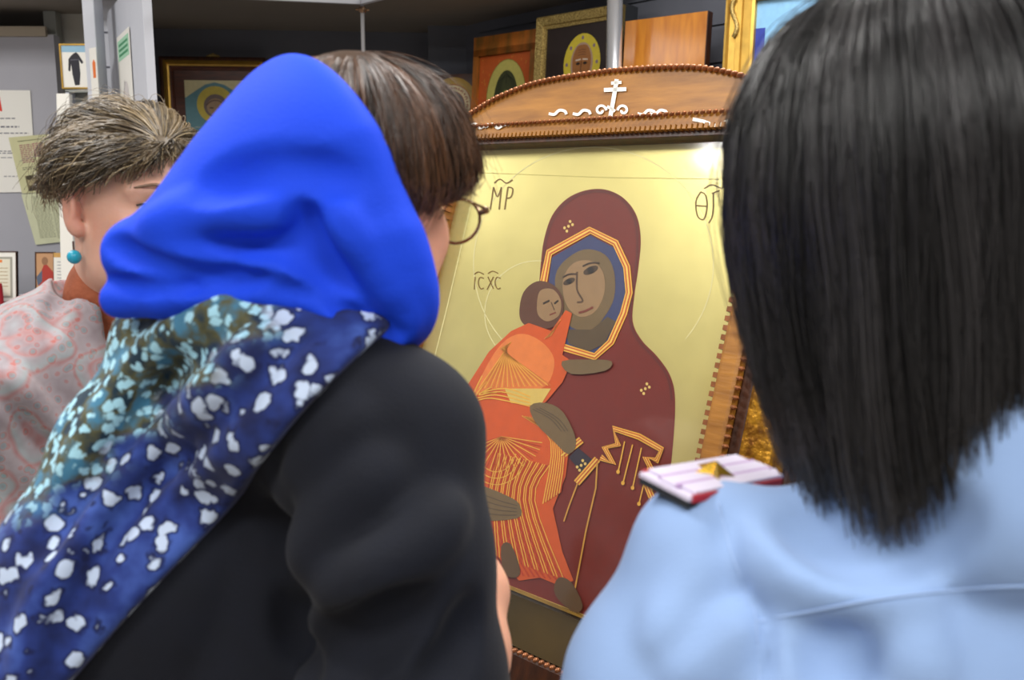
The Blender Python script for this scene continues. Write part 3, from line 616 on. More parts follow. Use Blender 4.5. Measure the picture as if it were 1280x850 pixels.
pl.fill([(cx - 0.14, -Hh + 0.02), (cx - 0.1, -0.46), (cx - 0.03, -0.40), (cx + 0.03, -0.40), (cx + 0.1, -0.46), (cx + 0.14, -Hh + 0.02)], C(190, 120, 50), 1); pl.build('picture', M['paint'], t)
# 7 broad gold frame with a bright icon
pl, x0, x1, Hh, t = standing('framed_icon', 'bright blue and red icon in a broad fluted gold frame', 915, 1085, -44, 0.10, 36, 3)
box_on(pl, x0 + 0.01, x1 - 0.01, -Hh + 0.01, -0.01, -0.03, 0, 'backing', M['wooddark'], t)
frame_rect(pl, x0 + 0.105, x1 - 0.105, -Hh + 0.105, -0.105, 0.105, [(0, 0), (0, 0.02), (0.1, 0.024), (0.14, 0.016), (0.4, 0.018), (0.44, 0.026), (0.6, 0.028), (0.64, 0.020), (0.86, 0.024), (0.92, 0.036), (1, 0.034), (1, -0.03)], 'frame', M['goldframe'], t)
xa, xb = x0 + 0.105, x1 - 0.105
pl.fill([(xa, -Hh + 0.105), (xb, -Hh + 0.105), (xb, -0.105), (xa, -0.105)], C(126, 176, 214), 1); pl.fill([(xa, -Hh + 0.105), (xa + 0.035, -Hh + 0.105), (xa + 0.035, -0.2), (xa, -0.2)], C(36, 56, 150), 2)
cx = xa + 0.17; pl.oval((cx, -0.33), 0.125, 0.15, C(226, 206, 40), 3); pl.oval((cx, -0.33), 0.108, 0.132, C(206, 214, 210), 4); pl.oval((cx, -0.36), 0.06, 0.09, C(178, 128, 84), 5)
pl.fill([(xa + 0.05, -Hh + 0.105), (xa + 0.06, -0.42), (cx, -0.46), (xb, -0.40), (xb, -Hh + 0.105)], C(196, 60, 36), 6); pl.fill([(cx + 0.05, -0.2), (xb, -0.2), (xb, -0.3), (cx + 0.11, -0.3)], C(206, 62, 40), 5)
for s_ in (-1, 1): pl.oval((cx + s_ * 0.022, -0.34), 0.01, 0.005, C(50, 30, 20), 7)
pl.build('picture', M['paint'], t)
mb = MB(); mb.tube([pl.o + pl.a * (x0 + 0.035 + 0.012 * math.sin(2.2 * q)) + pl.b * (-0.16 - 0.05 * q) + pl.n * 0.034 for q in np.linspace(-1.4, 1.4, 10)], 0.008, 6).build('carved_scroll', M['silvergilt'], t, smooth=True)

# ------------------------------------------------------------------ display poles and rail
def pole(u, v, d, r, ztop, label):
    p = at(u, v, d); t = thing('display_pole', label, 'pole', (p[0], p[1], 0))
    MB().tube([(p[0], p[1], 0), (p[0], p[1], ztop)], r, 20).build('tube', M['chrome'], t, smooth=False)
    MB().tube([(p[0], p[1], 0), (p[0], p[1], 0.012), (p[0], p[1], 0.03)], [r * 3, r * 3, r * 1.2], 20).build('foot_flange', M['chrome'], t)
    for o in t.children: 
        for f in o.data.polygons: f.use_smooth = len(f.vertices) == 4
    return p, t
p, t = pole(768, 40, 3.75, 0.031, ZC, 'thick chrome display pole in front of the silver-gilt framed icon')
for k in range(1): MB().tube([(p[0], p[1], ZC - 0.02), (p[0], p[1], ZC)], 0.05, 20).build('ceiling_flange', M['chrome'], t)
p, t = pole(453.5, 40, 3.95, 0.009, ZC, 'thin chrome pole with a clamp ring in front of the charcoal wall')
c = at(452, 13, 3.95); cz = c[2]
MB().tube([(p[0], p[1], cz - 0.012), (p[0], p[1], cz), (p[0], p[1], cz + 0.012)], [0.012, 0.02, 0.012], 12).build('clamp_ring', M['steel'], t)
for k in range(4):
    a = k * math.pi / 2 + 0.3; q = np.array([math.cos(a), math.sin(a), 0]) * 0.028; MB().tube([(p[0], p[1], cz), tuple(np.array([p[0], p[1], cz]) + q)], 0.005, 8).build('clamp_screw', M['steel'], t)
r1 = np.array([p[0], p[1], at(450, 3, 3.95)[2]]); r2 = at(352, -3, 3.6); r3 = at(520, -16, 3.3)
t = thing('display_rail', 'white square display rail resting on the thin chrome pole clamp', 'rail', r1)
for q in (r2, r3):
    d_ = nrm(q - r1); s_ = nrm(np.cross(d_, [0, 0, 1])); Rr = np.stack([d_, s_, np.cross(s_, d_)], 1); ln = np.linalg.norm(q - r1) * (2.2 if q is r2 else 1.0)
    MB().box(r1 + d_ * ln / 2, (ln / 2 + 0.01, 0.012, 0.012), Rr).build('arm', M['panelw'], t, bevel=0.002)

# ------------------------------------------------------------------ grey partition, posts and notices
LWD = 4.55
def px_box(name, u0, u1, d, depth, z0, z1, m, parent=None, v=60, yaw=0.0, bevel=0):
    a, b = at(u0, v, d), at(u1, v, d); pl = Plane((a + b) / 2 * [1, 1, 0], [math.cos(yaw), -math.sin(yaw), 0], [0, 0, 1]); w = np.linalg.norm((b - a)[:2]) / 2
    return box_on(pl, -w, w, z0, z1, -depth, 0, name, m, parent, bevel)
pw_ = px_box('wall_partition', -260, 68, LWD, 0.06, 0, 2.30, M['lwall']); struct(pw_)
co = px_box('trim_2', -260, 58, LWD - 0.02, 0.02, 2.29, 2.335, M['beige']); struct(co)
# recessed grey bay between two posts
struct(px_box('wall_bay', 60, 140, 4.7, 0.05, 0, ZS, mat('bay_grey', C(186, 184, 178), 0.7)))
def post(u, v, d, w, dep, label, m):
    p = at(u, v, d); tag(MB().box((p[0], p[1], ZS / 2), (w / 2, dep / 2, ZS / 2)).build('display_post', m, bevel=0.004), label, 'post')
post(68, 60, 4.64, 0.06, 0.06, 'greenish aluminium display post at the edge of the pale grey wall', M['alum'])
post(119, 60, 4.0, 0.05, 0.09, 'white display post beside the hanging leaflet and framed coat print', M['panelw'])
# slat panel and the white end panel with the tall poster
sl = thing('slat_panel', 'pale grey slatted display panel behind the tall green-headed poster', 'display panel', (*at(143, 60, 4.3)[:2], 0))
a, b = at(122, 60, 4.3), at(168, 60, 4.3); z = 0.02
while z < ZS - 0.02:
    h = min(0.15, ZS - 0.005 - z); MB().box(((a[0] + b[0]) / 2, a[1] + 0.01, z + h / 2), ((b[0] - a[0]) / 2, 0.01, h / 2 - 0.004)).build('slat', M['panelw'], sl, bevel=0.002); z += 0.15
MB().box(((a[0] + b[0]) / 2, a[1] + 0.026, ZS / 2), ((b[0] - a[0]) / 2, 0.006, ZS / 2 - 0.01)).build('backing', M['groove'], sl)
e0, e1 = at(136, 60, 4.25), at(181, 60, 3.45); e2 = at(193, 60, 3.45)
ep = thing('end_panel', 'white upright end panel of the display stand with a poster pinned on it', 'display panel', (*(e1 * 0.5 + e0 * 0.5)[:2], 0))
d_ = nrm((e1 - e0) * [1, 1, 0]); ZE = 2.345
MB().prism([(*e0[:2], 0), (*e1[:2], 0), (*e2[:2], 0), (*(e0 + (e2 - e1))[:2], 0)], (0, 0, ZE)).build('panel', M['panelw'], ep, bevel=0.002)
# tall poster pinned to the inner face of the end panel
nP = np.array([d_[1], -d_[0], 0]); nP = nP if nP[0] < 0 else -nP
pp = Plane((e0 + e1) / 2 + nP * 0.006, d_, [0, 0, 1.0]);  pp = Plane(pp.o, -d_ if np.dot(np.cross(d_, [0, 0, 1.0]), nP) < 0 else d_, [0, 0, 1.0])
pp.o = pp.o * [1, 1, 0] + [0, 0, 2.0]
tp = thing('poster', 'tall white poster with green heading and grey photograph pinned on the white end panel', 'poster', pp.o + [0, 0, -0.5]); pp.px = False
box_on(pp, -0.17, 0.17, -0.52, 0.20, -0.002, 0.0, 'sheet', M['white'], tp)
pp.fill([(-0.15, 0.10), (0.15, 0.10), (0.15, 0.18), (-0.15, 0.18)], C(160, 206, 176), 1)
for k in range(3): pp.line([(-0.12, 0.16 - 0.02 * k), (0.12, 0.16 - 0.02 * k)], 0.01, C(70, 140, 100), 2)
pp.fill([(-0.12, -0.5), (0.14, -0.5), (0.10, -0.1), (-0.02, 0.02), (-0.12, -0.1)], C(150, 146, 146), 1); pp.oval((0.02, -0.06), 0.06, 0.07, C(206, 200, 198), 2)
for k in range(14): pp.line([(-0.09 + 0.015 * k, -0.22 - 0.01 * (k % 3)), (-0.1 + 0.016 * k, -0.44)], 0.006, C(96, 92, 94), 3)
pp.build('print', M['ink'], tp)['kind'] = 'stuff'
# gold-framed print of a dark coat, on a small holder, with leaflets
pl = wall_plane(94, 83, 4.05, 0, 0); pl.px = False; x0, x1 = widths(pl, 76, 113, 83); hz = 0.092
ch = thing('leaflet_holder', 'pale holder box under the framed print of a dark coat', 'holder', (pl.o[0], pl.o[1], 0))
box_on(pl, x0 + 0.02, x1, -0.30, -hz - 0.012, -0.05, -0.04, 'back', M['alum'], ch); box_on(pl, x0 + 0.02, x0 + 0.035, -0.30, -hz - 0.012, -0.04, 0.02, 'side', M['panelw'], ch); box_on(pl, x1 - 0.01, x1, -0.30, -hz - 0.012, -0.04, 0.02, 'side', M['panelw'], ch)
box_on(pl, x0 + 0.02, x1, -hz - 0.016, -hz - 0.006, -0.05, 0.02, 'lid', M['alum'], ch); box_on(pl, x0 + 0.02, x1, -pl.o[2], -0.30, -0.05, 0.02, 'base', M['alum'], ch)
fp = thing('framed_print', 'small gold-framed print of a dark hooded coat on the leaflet holder', 'picture', pl.o - pl.b * hz)
box_on(pl, x0, x1, -hz, hz, -0.012, 0, 'sheet', M['white'], fp); frame_rect(pl, x0 + 0.006, x1 - 0.006, -hz + 0.006, hz - 0.006, 0.006, [(0, 0), (0, 0.005), (1, 0.005), (1, -0.012)], 'frame', M['goldframe'], fp)
pl.fill([(x0 + .008, hz - .034), (x1 - .008, hz - .034), (x1 - .008, hz - .008), (x0 + .008, hz - .008)], C(150, 190, 214), 1)
pl.fill([(-0.004, 0.052), (0.008, 0.058), (0.018, 0.048), (0.036, 0.016), (0.028, 0.010), (0.018, 0.026), (0.020, -0.03), (0.014, -0.076), (-0.006, -0.078), (-0.014, -0.03), (-0.016, 0.012), (-0.022, -0.02), (-0.03, -0.018), (-0.026, 0.03), (-0.014, 0.044)], C(44, 44, 52), 2); pl.line([(-0.018, 0.026), (0.02, 0.028)], 0.004, C(90, 90, 100), 3)
pl.build('print', M['ink'], fp)
pl2 = wall_plane(117, 85, 3.93, 40, 0); pl2.px = False
lf = thing('leaflet', 'white leaflet with an orange figure hanging on the white display post', 'leaflet', pl2.o - pl2.b * 0.12)
box_on(pl2, -0.028, 0.028, -0.12, 0.08, -0.002, 0, 'sheet', M['white'], lf); pl2.fill([(-0.006, -0.04), (0.016, -0.04), (0.018, 0.02), (0.004, 0.035), (-0.008, 0.02)], C(226, 120, 60), 1); pl2.build('print', M['ink'], lf)
pl3 = wall_plane(78, 135, 4.0, 0, 6); pl3.px = False
tag(box_on(pl3, -0.025, 0.03, -pl3.o[2] / pl3.b[2], 0.06, -0.03, 0, 'document_holder', M['white'], None, 0.003), 'white upright document holder beside the leaflet holder', 'holder')
# white certificate poster with a red seal
def notice(name, label, cat, corners, d, m, draw):
    n = np.array([0, 1.0, 0]); base_pt = np.array([0, at(40, 60, LWD)[1] - 0.004 - (LWD - d), 0])
    Q = [hit_plane(u, v, base_pt, n) for u, v in corners]
    t = thing(name, label, cat, Q[2]); MB().prism(Q, (0, -0.003, 0)).build('sheet', m, t)
    pl = Plane(Q[0] + [0, -0.0035, 0], [1, 0, 0], [0, 0, 1]); draw(pl); pl.build('print', M['ink'], t)['kind'] = 'stuff'
def d1(pl):
    pl.fill([(-25, 112), (-2, 112), (3, 139), (-20, 139)], C(226, 66, 52), 1)
    for v, a, b, w in ((148, -40, 20, 1.4), (155, -30, 0, 1.4), (158.5, -20, 24, 2.0), (166.5, -40, 36, 1.3), (189, -40, 14, 1.2), (191.5, -40, 16, 1.2), (197, -20, 16, 0.9), (220.5, 5, 22, 1.0)):
        u = a
        while u < b: 
            l = random.uniform(3, 7); pl.line([(u, v + 0.0 * u), (min(u + l, b), v)], w, C(120, 120, 130), 1); u += l + 1.6
notice('wall_notice', 'white notice sheet with a red emblem on the pale grey wall', 'notice', [(-120, 112), (38, 113), (46, 240), (-112, 242)], LWD, M['white'], d1)
M['newsprint'] = mat('yellowed_newsprint', C(206, 204, 160), 0.85, vary=0.05, scale=20)
def cols(pl, u0, u1, v0, v1, slope, col, w=0.8, gap=2.1, sh=0.0):
    v = v0
    while v < v1:
        s_ = (v - v0) * sh; u = u0 + s_
        while u < u1 + s_:
            l = min(random.uniform(2, 5), u1 + s_ - u)
            if l > 0.8: pl.line([(u, v + slope * (u - u0)), (u + l, v + slope * (u + l - u0))], w, col, 1)
            u += l + 0.9
        v += gap
def d2(pl):
    pl.line([(22, 177), (72, 171)], 1.0, C(120, 120, 90), 1)
    cols(pl, 24, 39, 182, 206, -0.1, C(160, 100, 110), 1.2, 2.4, 0.2); cols(pl, 40, 54, 180, 198, -0.1, C(176, 100, 120), 1.4, 2.6, 0.2); cols(pl, 56, 80, 178, 196, -0.1, C(176, 100, 120), 1.0, 3.0, 0.2)
    cols(pl, 28, 44, 210, 214, -0.1, C(90, 90, 80), 0.8, 2.2, 0.2); cols(pl, 47, 84, 200, 240, -0.1, C(150, 150, 120), 0.7, 2.0, 0.2)
    pl.fill([(31, 220), (46, 218), (51, 237), (36, 239)], C(120, 110, 80), 1); pl.oval((39, 227), 4, 6, C(176, 164, 124), 2, -10); pl.fill([(35, 239), (38, 232), (46, 231), (50, 237)], C(60, 54, 40), 2); pl.oval((37, 222), 4, 3, C(70, 62, 46), 3)
def d3(pl): cols(pl, 40, 60, 246, 300, -0.08, C(150, 152, 124), 0.8, 2.0, 0.2); cols(pl, 62, 80, 246, 300, -0.08, C(150, 152, 124), 0.8, 2.0, 0.2)
notice('newspaper_page', 'yellowed newspaper page with a small portrait overlapping the white notice', 'newspaper', [(11, 172), (90, 165), (108, 236), (28, 242)], LWD - 0.008, M['newsprint'], d2)
notice('newspaper_page', 'yellowed text-only newspaper page hanging below the portrait page', 'newspaper', [(27, 243), (100, 236), (116, 298), (45, 306)], LWD - 0.004, mat('pale_newsprint', C(210, 212, 178), 0.85, vary=0.05, scale=20), d3)
# cabinet with a white top, and small pictures on it
ctz = at(20, 380, 4.2)[2]; yc = at(20, 300, LWD)[1]
cab = thing('cabinet', 'low grey cabinet with a white top under the notices', 'cabinet', (-2.6, yc - 0.2, 0))
MB().box((-2.86, yc - 0.2, ctz / 2 - 0.02), (0.96, 0.18, ctz / 2 - 0.02)).build('body', M['lwall'], cab, bevel=0.003); MB().box((-2.86, yc - 0.205, ctz - 0.015), (0.97, 0.195, 0.016)).build('top', M['panelw'], cab, bevel=0.004)
for x in (-3.42, -2.86, -2.3): 
    dr = MB().box((x, yc - 0.386, ctz - 0.20), (0.24, 0.008, 0.13)).build('door', M['lwall'], cab, bevel=0.003); MB().tube([(x - 0.05, yc - 0.402, ctz - 0.10), (x + 0.05, yc - 0.402, ctz - 0.10)], 0.006).build('handle', M['chrome'], dr)
def small(u0, u1, vt, lean, label, cat, draw, sheet, frame=None, d=4.25, name='framed_certificate'):
    pl = wall_plane((u0 + u1) / 2, vt, d, 0, lean); pl.px = False; x0, x1 = widths(pl, u0, u1, vt); Hh = (pl.o[2] - ctz) / pl.b[2]
    t = thing(name, label, cat, pl.o - pl.b * Hh); box_on(pl, x0, x1, -Hh, 0, -0.012, 0, 'board', sheet, t)
    if frame: frame_rect(pl, x0 + 0.004, x1 - 0.004, -Hh + 0.004, -0.004, 0.004, [(0, 0), (0, 0.004), (1, 0.004), (1, -0.012)], 'frame', frame, t)
    draw(pl, x0, x1, Hh); pl.build('print', M['ink'], t)['kind'] = 'stuff'
def e1_(pl, x0, x1, H):
    pl.fill([(x0, -H + .02), (x1 - 0.02, -H + .02), (x1 - 0.02, -0.025), (x0, -0.025)], C(160, 158, 146), 1); pl.fill([(x0, -H + .03), (x1 - 0.03, -H + .03), (x1 - 0.03, -0.034), (x0, -0.034)], C(224, 220, 200), 2)
    pl.fill([(x1 - .1, -.05), (x1 - .065, -.05), (x1 - .065, -.038), (x1 - .1, -.038)], C(230, 130, 60), 3)
    for k in range(6): pl.line([(x0 + .02, -.075 - .016 * k), (x1 - .04, -.075 - .016 * k)], 0.003, C(176, 150, 110), 3)
def e2_(pl, x0, x1, H):
    cx = (x0 + x1) / 2; pl.fill([(x0, -H), (x1, -H), (x1, 0), (x0, 0)], C(196, 150, 110), 1); pl.fill([(x0 + .01, -H), (x1 - .005, -H), (x1 - .005, -.09), (cx, -.045), (x0 + .02, -.1)], C(176, 60, 50), 2); pl.fill([(x0 + .005, -.11), (x0 + .03, -.08), (x0 + .03, -.13), (x0 + .01, -.15)], C(90, 100, 120), 3); pl.oval((cx, -.04), .014, .018, C(150, 110, 80), 3)
def e3_(pl, x0, x1, H):
    pl.fill([(x0, -.02), (x1, -.02), (x1, 0), (x0, 0)], C(206, 160, 90), 1)
    for k in range(6): pl.line([(x0 + .015, -.04 - .014 * k), (x1 - .01, -.04 - .014 * k)], 0.003, C(150, 150, 160), 1)
small(-40, 21, 314, 8, 'framed certificate with a grey ornamental border leaning on the cabinet top', 'certificate', e1_, M['white'], M['wooddark'])
small(44, 68, 315, 8, 'small brown and red icon print leaning on the cabinet top', 'icon', e2_, M['white'], M['wooddark'], name='icon_print')
small(67, 86, 316, 8, 'small white booklet with a tan heading beside the red icon print', 'booklet', e3_, M['white'], None, 4.2, 'booklet')
q = at(-3, 368, 4.2)
rb = MB().tube([(q[0], q[1], ctz + 0.001), (q[0], q[1], ctz + 0.07), (q[0], q[1], ctz + 0.088), (q[0], q[1], ctz + 0.092)], [0.022, 0.022, 0.02, 0.004], 16).build('red_candle', M['red'], None, smooth=False)
tag(rb, 'red candle jar in front of the framed certificate', 'candle')

# ------------------------------------------------------------------ sculpting: smooth-blended volumes turned into one continuous surface
class Vol:
    def __init__(s, lo, hi, h, zbreaks=None):
        """grid from lo to hi; zbreaks = [(z, spacing above it)] lets the lower body be coarser"""
        s.xs = np.arange(lo[0], hi[0] + h, h, dtype=np.float32); s.ys = np.arange(lo[1], hi[1] + h, h, dtype=np.float32)
        if zbreaks:
            z = lo[2]; zs = []
            while z < hi[2]:
                zs.append(z); z += [b for a, b in zbreaks if z >= a - 1e-6][-1]
            zs.append(z); s.zs = np.array(zs, np.float32)
        else: s.zs = np.arange(lo[2], hi[2] + h, h, dtype=np.float32)
        s.F = np.full((len(s.xs), len(s.ys), len(s.zs)), 0.5, np.float32)
    def _sl(s, lo, hi):
        r = []
        for ax, a, b in zip((s.xs, s.ys, s.zs), lo, hi):
            i, j = np.searchsorted(ax, a), np.searchsorted(ax, b); r.append(slice(max(0, i - 1), min(len(ax), j + 1)))
        return tuple(r)
    def _op(s, sl, D, k, mode):
        A = s.F[sl]
        if mode == 'sub': D = -D
        if k > 0:
            if mode == 'add': h = np.clip(0.5 + 0.5 * (A - D) / k, 0, 1); s.F[sl] = A + (D - A) * h - k * h * (1 - h)
            else: h = np.clip(0.5 - 0.5 * (A - D) / k, 0, 1); s.F[sl] = A + (D - A) * h + k * h * (1 - h)
        else: s.F[sl] = np.minimum(A, D) if mode == 'add' else np.maximum(A, D)
    def ell(s, c, r, R=None, k=0.02, mode='add'):
        c = np.array(c, np.float32); r = np.array(r, np.float32); R = np.eye(3) if R is None else np.array(R)
        ext = np.sqrt(((R * r) ** 2).sum(1)) * 1.15 + k + 0.03; sl = s._sl(c - ext, c + ext)
        X, Y, Z = (s.xs[sl[0]] - c[0])[:, None, None], (s.ys[sl[1]] - c[1])[None, :, None], (s.zs[sl[2]] - c[2])[None, None, :]
        k0 = 0; k1 = 0
        for i in range(3):
            q = X * R[0, i] + Y * R[1, i] + Z * R[2, i]; k0 = k0 + (q / r[i]) ** 2; k1 = k1 + (q / r[i] ** 2) ** 2
        k0 = np.sqrt(k0); D = k0 * (k0 - 1) / np.sqrt(k1 + 1e-9); s._op(sl, D.astype(np.float32), k, mode); return s
    def cap(s, a, b, ra, rb, k=0.02, mode='add'):
        a, b = np.array(a, np.float32), np.array(b, np.float32); m = max(ra, rb) + k + 0.03; sl = s._sl(np.minimum(a, b) - m, np.maximum(a, b) + m)
        X, Y, Z = s.xs[sl[0]][:, None, None], s.ys[sl[1]][None, :, None], s.zs[sl[2]][None, None, :]; d = b - a; L2 = float(d @ d) + 1e-12
        t = np.clip(((X - a[0]) * d[0] + (Y - a[1]) * d[1] + (Z - a[2]) * d[2]) / L2, 0, 1)
        D = np.sqrt((X - a[0] - t * d[0]) ** 2 + (Y - a[1] - t * d[1]) ** 2 + (Z - a[2] - t * d[2]) ** 2) - (ra + (rb - ra) * t)
        s._op(sl, D.astype(np.float32), k, mode); return s
    def chain(s, pts, k=0.02, mode='add'):
        for (p, r), (q, w) in zip(pts[:-1], pts[1:]): s.cap(p, q, r, w, k, mode)
        return s
    def plane(s, o, n, k=0.01):
        """keep the side the normal points away from"""
        n = nrm(n); D = ((s.xs - o[0])[:, None, None] * n[0] + (s.ys - o[1])[None, :, None] * n[1] + (s.zs - o[2])[None, None, :] * n[2]).astype(np.float32)
        h = np.clip(0.5 - 0.5 * (s.F - D) / k, 0, 1); s.F = s.F + (D - s.F) * h + k * h * (1 - h); return s
    def sample(s, p):
        i = np.searchsorted(s.xs, p[0]) - 1, np.searchsorted(s.ys, p[1]) - 1, np.searchsorted(s.zs, p[2]) - 1
        if min(i) < 0 or i[0] >= len(s.xs) - 1 or i[1] >= len(s.ys) - 1 or i[2] >= len(s.zs) - 1: return 0.5
        f = [(p[0] - s.xs[i[0]]) / (s.xs[i[0] + 1] - s.xs[i[0]]), (p[1] - s.ys[i[1]]) / (s.ys[i[1] + 1] - s.ys[i[1]]), (p[2] - s.zs[i[2]]) / (s.zs[i[2] + 1] - s.zs[i[2]])]
        v = 0
        for a in (0, 1):
            for b in (0, 1):
                for c in (0, 1): v += s.F[i[0] + a, i[1] + b, i[2] + c] * (f[0] if a else 1 - f[0]) * (f[1] if b else 1 - f[1]) * (f[2] if c else 1 - f[2])
        return v
    def surf(s, u, v, d0=0.35, d1=2.0, fallback=None):
        """first surface point on the camera ray through pixel u, v"""
        step = 0.004; d = d0
        while d < d1:
            if s.sample(at(u, v, d)) < 0:
                lo, hi = d - step, d
                for _ in range(8):
                    m = (lo + hi) / 2
                    if s.sample(at(u, v, m)) < 0: hi = m
                    else: lo = m
                return at(u, v, hi)
            d += step
        return at(u, v, fallback) if fallback else None
    def stroke(s, px, r, k, mode, sink=0.0, n=5, r1=None):
        """ridge (add) or crease (sub) drawn on the surface along photo pixels"""
        P = [s.surf(u, v) for u, v in spline(np.array(px, float), n)]; P = [p + nrm(p - CAM) * sink for p in P if p is not None]
        if len(P) < 2: return s
        if mode == 'sub': P = [p - nrm(p - CAM) * r * 0.55 for p in P]       # shallow crease
        R = [r + ((r1 if r1 is not None else r) - r) * i / (len(P) - 1) for i in range(len(P))]
        ends = min(3, len(P) // 2)
        for i in range(ends): R[i] *= (i + 1) / (ends + 1) + 0.2; R[-1 - i] *= (i + 1) / (ends + 1) + 0.2
        return s.chain(list(zip(P, R)), k, mode)
    def mesh(s, name, relax=2):
        F = s.F; S = F < 0; nx, ny, nz = F.shape
        cnt = np.zeros((nx - 1, ny - 1, nz - 1), np.int8); C8 = [(a, b, c) for a in (0, 1) for b in (0, 1) for c in (0, 1)]
        for a, b, c in C8: cnt += S[a:nx - 1 + a, b:ny - 1 + b, c:nz - 1 + c]
        I, J, Kk = np.nonzero((cnt > 0) & (cnt < 8)); n = len(I)
        idx = np.full((nx - 1, ny - 1, nz - 1), -1, np.int32); idx[I, J, Kk] = np.arange(n)
        val = {c: F[I + c[0], J + c[1], Kk + c[2]] for c in C8}
        pos = {c: np.stack([s.xs[I + c[0]], s.ys[J + c[1]], s.zs[Kk + c[2]]], 1) for c in C8}
        acc = np.zeros((n, 3), np.float32); num = np.zeros((n, 1), np.float32)
        for c in C8:
            for ax in range(3):
                if c[ax] == 0:
                    e = list(c); e[ax] = 1; e = tuple(e); f0, f1 = val[c], val[e]; m = (f0 < 0) != (f1 < 0)
                    t = np.where(m, f0 / np.where(m, f0 - f1, 1), 0)[:, None]; acc += np.where(m[:, None], pos[c] * (1 - t) + pos[e] * t, 0); num += m[:, None]
        V = acc / np.maximum(num, 1); Q = []
        for ax in range(3):
            sl0 = [slice(None)] * 3; sl1 = [slice(None)] * 3; sl0[ax] = slice(0, -1); sl1[ax] = slice(1, None)
            A, B = S[tuple(sl0)], S[tuple(sl1)]; o1, o2 = [(1, 2), (2, 0), (0, 1)][ax]
            E = np.argwhere(A != B); ok = (E[:, o1] > 0) & (E[:, o2] > 0) & (E[:, o1] < F.shape[o1] - 1) & (E[:, o2] < F.shape[o2] - 1); E = E[ok]
            def cell(d1, d2):
                e = E.copy(); e[:, o1] -= d1; e[:, o2] -= d2; return idx[e[:, 0], e[:, 1], e[:, 2]]
            q = np.stack([cell(1, 1), cell(0, 1), cell(0, 0), cell(1, 0)], 1); inside = A[E[:, 0], E[:, 1], E[:, 2]]
            q[~inside] = q[~inside][:, ::-1]; Q.append(q)
        Q = np.vstack(Q); Q = Q[(Q >= 0).all(1)]
        for _ in range(relax):                                            # light smoothing of the grid steps
            sm = np.zeros_like(V); ct = np.zeros((n, 1), np.float32)
            for a, b in ((0, 1), (1, 2), (2, 3), (3, 0)):
                np.add.at(sm, Q[:, a], V[Q[:, b]]); np.add.at(ct[:, 0], Q[:, a], 1); np.add.at(sm, Q[:, b], V[Q[:, a]]); np.add.at(ct[:, 0], Q[:, b], 1)
            V = V * 0.5 + 0.5 * sm / np.maximum(ct, 1)
        s.V, s.Q = V, Q; return V, Q
    def build(s, name, m, parent, relax=2, color=None, label=None):
        V, Q = s.mesh(name, relax); me = mesh_np(name, V, Q, True, None if color is None else color(V)); return link(name, me, m, parent, label)
    def copy(s):
        t = Vol.__new__(Vol); t.xs, t.ys, t.zs, t.F = s.xs, s.ys, s.zs, s.F.copy(); return t

def head_frame(fwd, up=(0, 0, 1)):
    f = nrm(fwd); r = nrm(np.cross(f, up)); u = np.cross(r, f); return np.stack([r, f, u], 1)   # columns: right, forward, up
def sculpt_head(v, o, R, s=1.0, neck=(0.054, 0.060)):
    W = lambda x, y, z: o + R @ (np.array([x, y, z]) * s)
    E = lambda c, r, k=0.02, mode='add', R2=None: v.ell(W(*c), np.array(r) * s, R if R2 is None else R @ R2, k, mode)
    E((0, -0.012, 0.030), (0.074, 0.094, 0.086), 0.01); E((0, 0.030, -0.030), (0.060, 0.064, 0.085), 0.03); E((0, 0.042, -0.082), (0.042, 0.044, 0.034), 0.03); E((0, 0.078, -0.100), (0.018, 0.016, 0.015), 0.02)
    for x in (-1, 1):
        E((x * 0.040, 0.060, -0.034), (0.024, 0.024, 0.026), 0.02); E((x * 0.050, 0.020, -0.070), (0.018, 0.034, 0.028), 0.03)
        v.cap(W(x * 0.014, 0.090, 0.022), W(x * 0.048, 0.072, 0.022), 0.010 * s, 0.008 * s, 0.015)
        E((x * 0.031, 0.098, 0.003), (0.017, 0.014, 0.011), 0.010, 'sub')
        v.cap(W(x * 0.016, 0.086, 0.010), W(x * 0.046, 0.076, 0.009), 0.0045 * s, 0.0035 * s, 0.005); v.cap(W(x * 0.018, 0.084, -0.008), W(x * 0.044, 0.076, -0.006), 0.004 * s, 0.003 * s, 0.006)
    v.chain([(W(0, 0.088, 0.016), 0.007 * s), (W(0, 0.100, -0.010), 0.009 * s), (W(0, 0.112, -0.030), 0.011 * s)], 0.012)
    for x in (-1, 1): E((x * 0.012, 0.098, -0.034), (0.008, 0.010, 0.008), 0.006)
    v.chain([(W(-0.023, 0.084, -0.062), 0.003 * s), (W(-0.006, 0.0965, -0.058), 0.0058 * s), (W(0.006, 0.0965, -0.058), 0.0058 * s), (W(0.023, 0.084, -0.062), 0.003 * s)], 0.006)
    v.chain([(W(-0.020, 0.085, -0.065), 0.003 * s), (W(0, 0.095, -0.0695), 0.0070 * s), (W(0.020, 0.085, -0.065), 0.003 * s)], 0.006); v.chain([(W(-0.022, 0.092, -0.0635), 0.0012), (W(0, 0.1035, -0.0635), 0.0016), (W(0.022, 0.092, -0.0635), 0.0012)], 0.004, 'sub')
    for x in (-1, 1):                                                       # ears
        t = math.radians(22) * -x; ca, sa = math.cos(t), math.sin(t); R2 = np.array([[ca, -sa, 0], [sa, ca, 0], [0, 0, 1.0]])
        E((x * 0.078, -0.006, -0.004), (0.009, 0.019, 0.031), 0.008, 'add', R2); E((x * 0.090, -0.002, -0.002), (0.008, 0.010, 0.018), 0.006, 'sub', R2); E((x * 0.076, 0.004, -0.030), (0.007, 0.009, 0.011), 0.008)
    v.cap(W(0, -0.018, -0.060), W(0, -0.045, -0.190), neck[0] * s, neck[1] * s, 0.03)
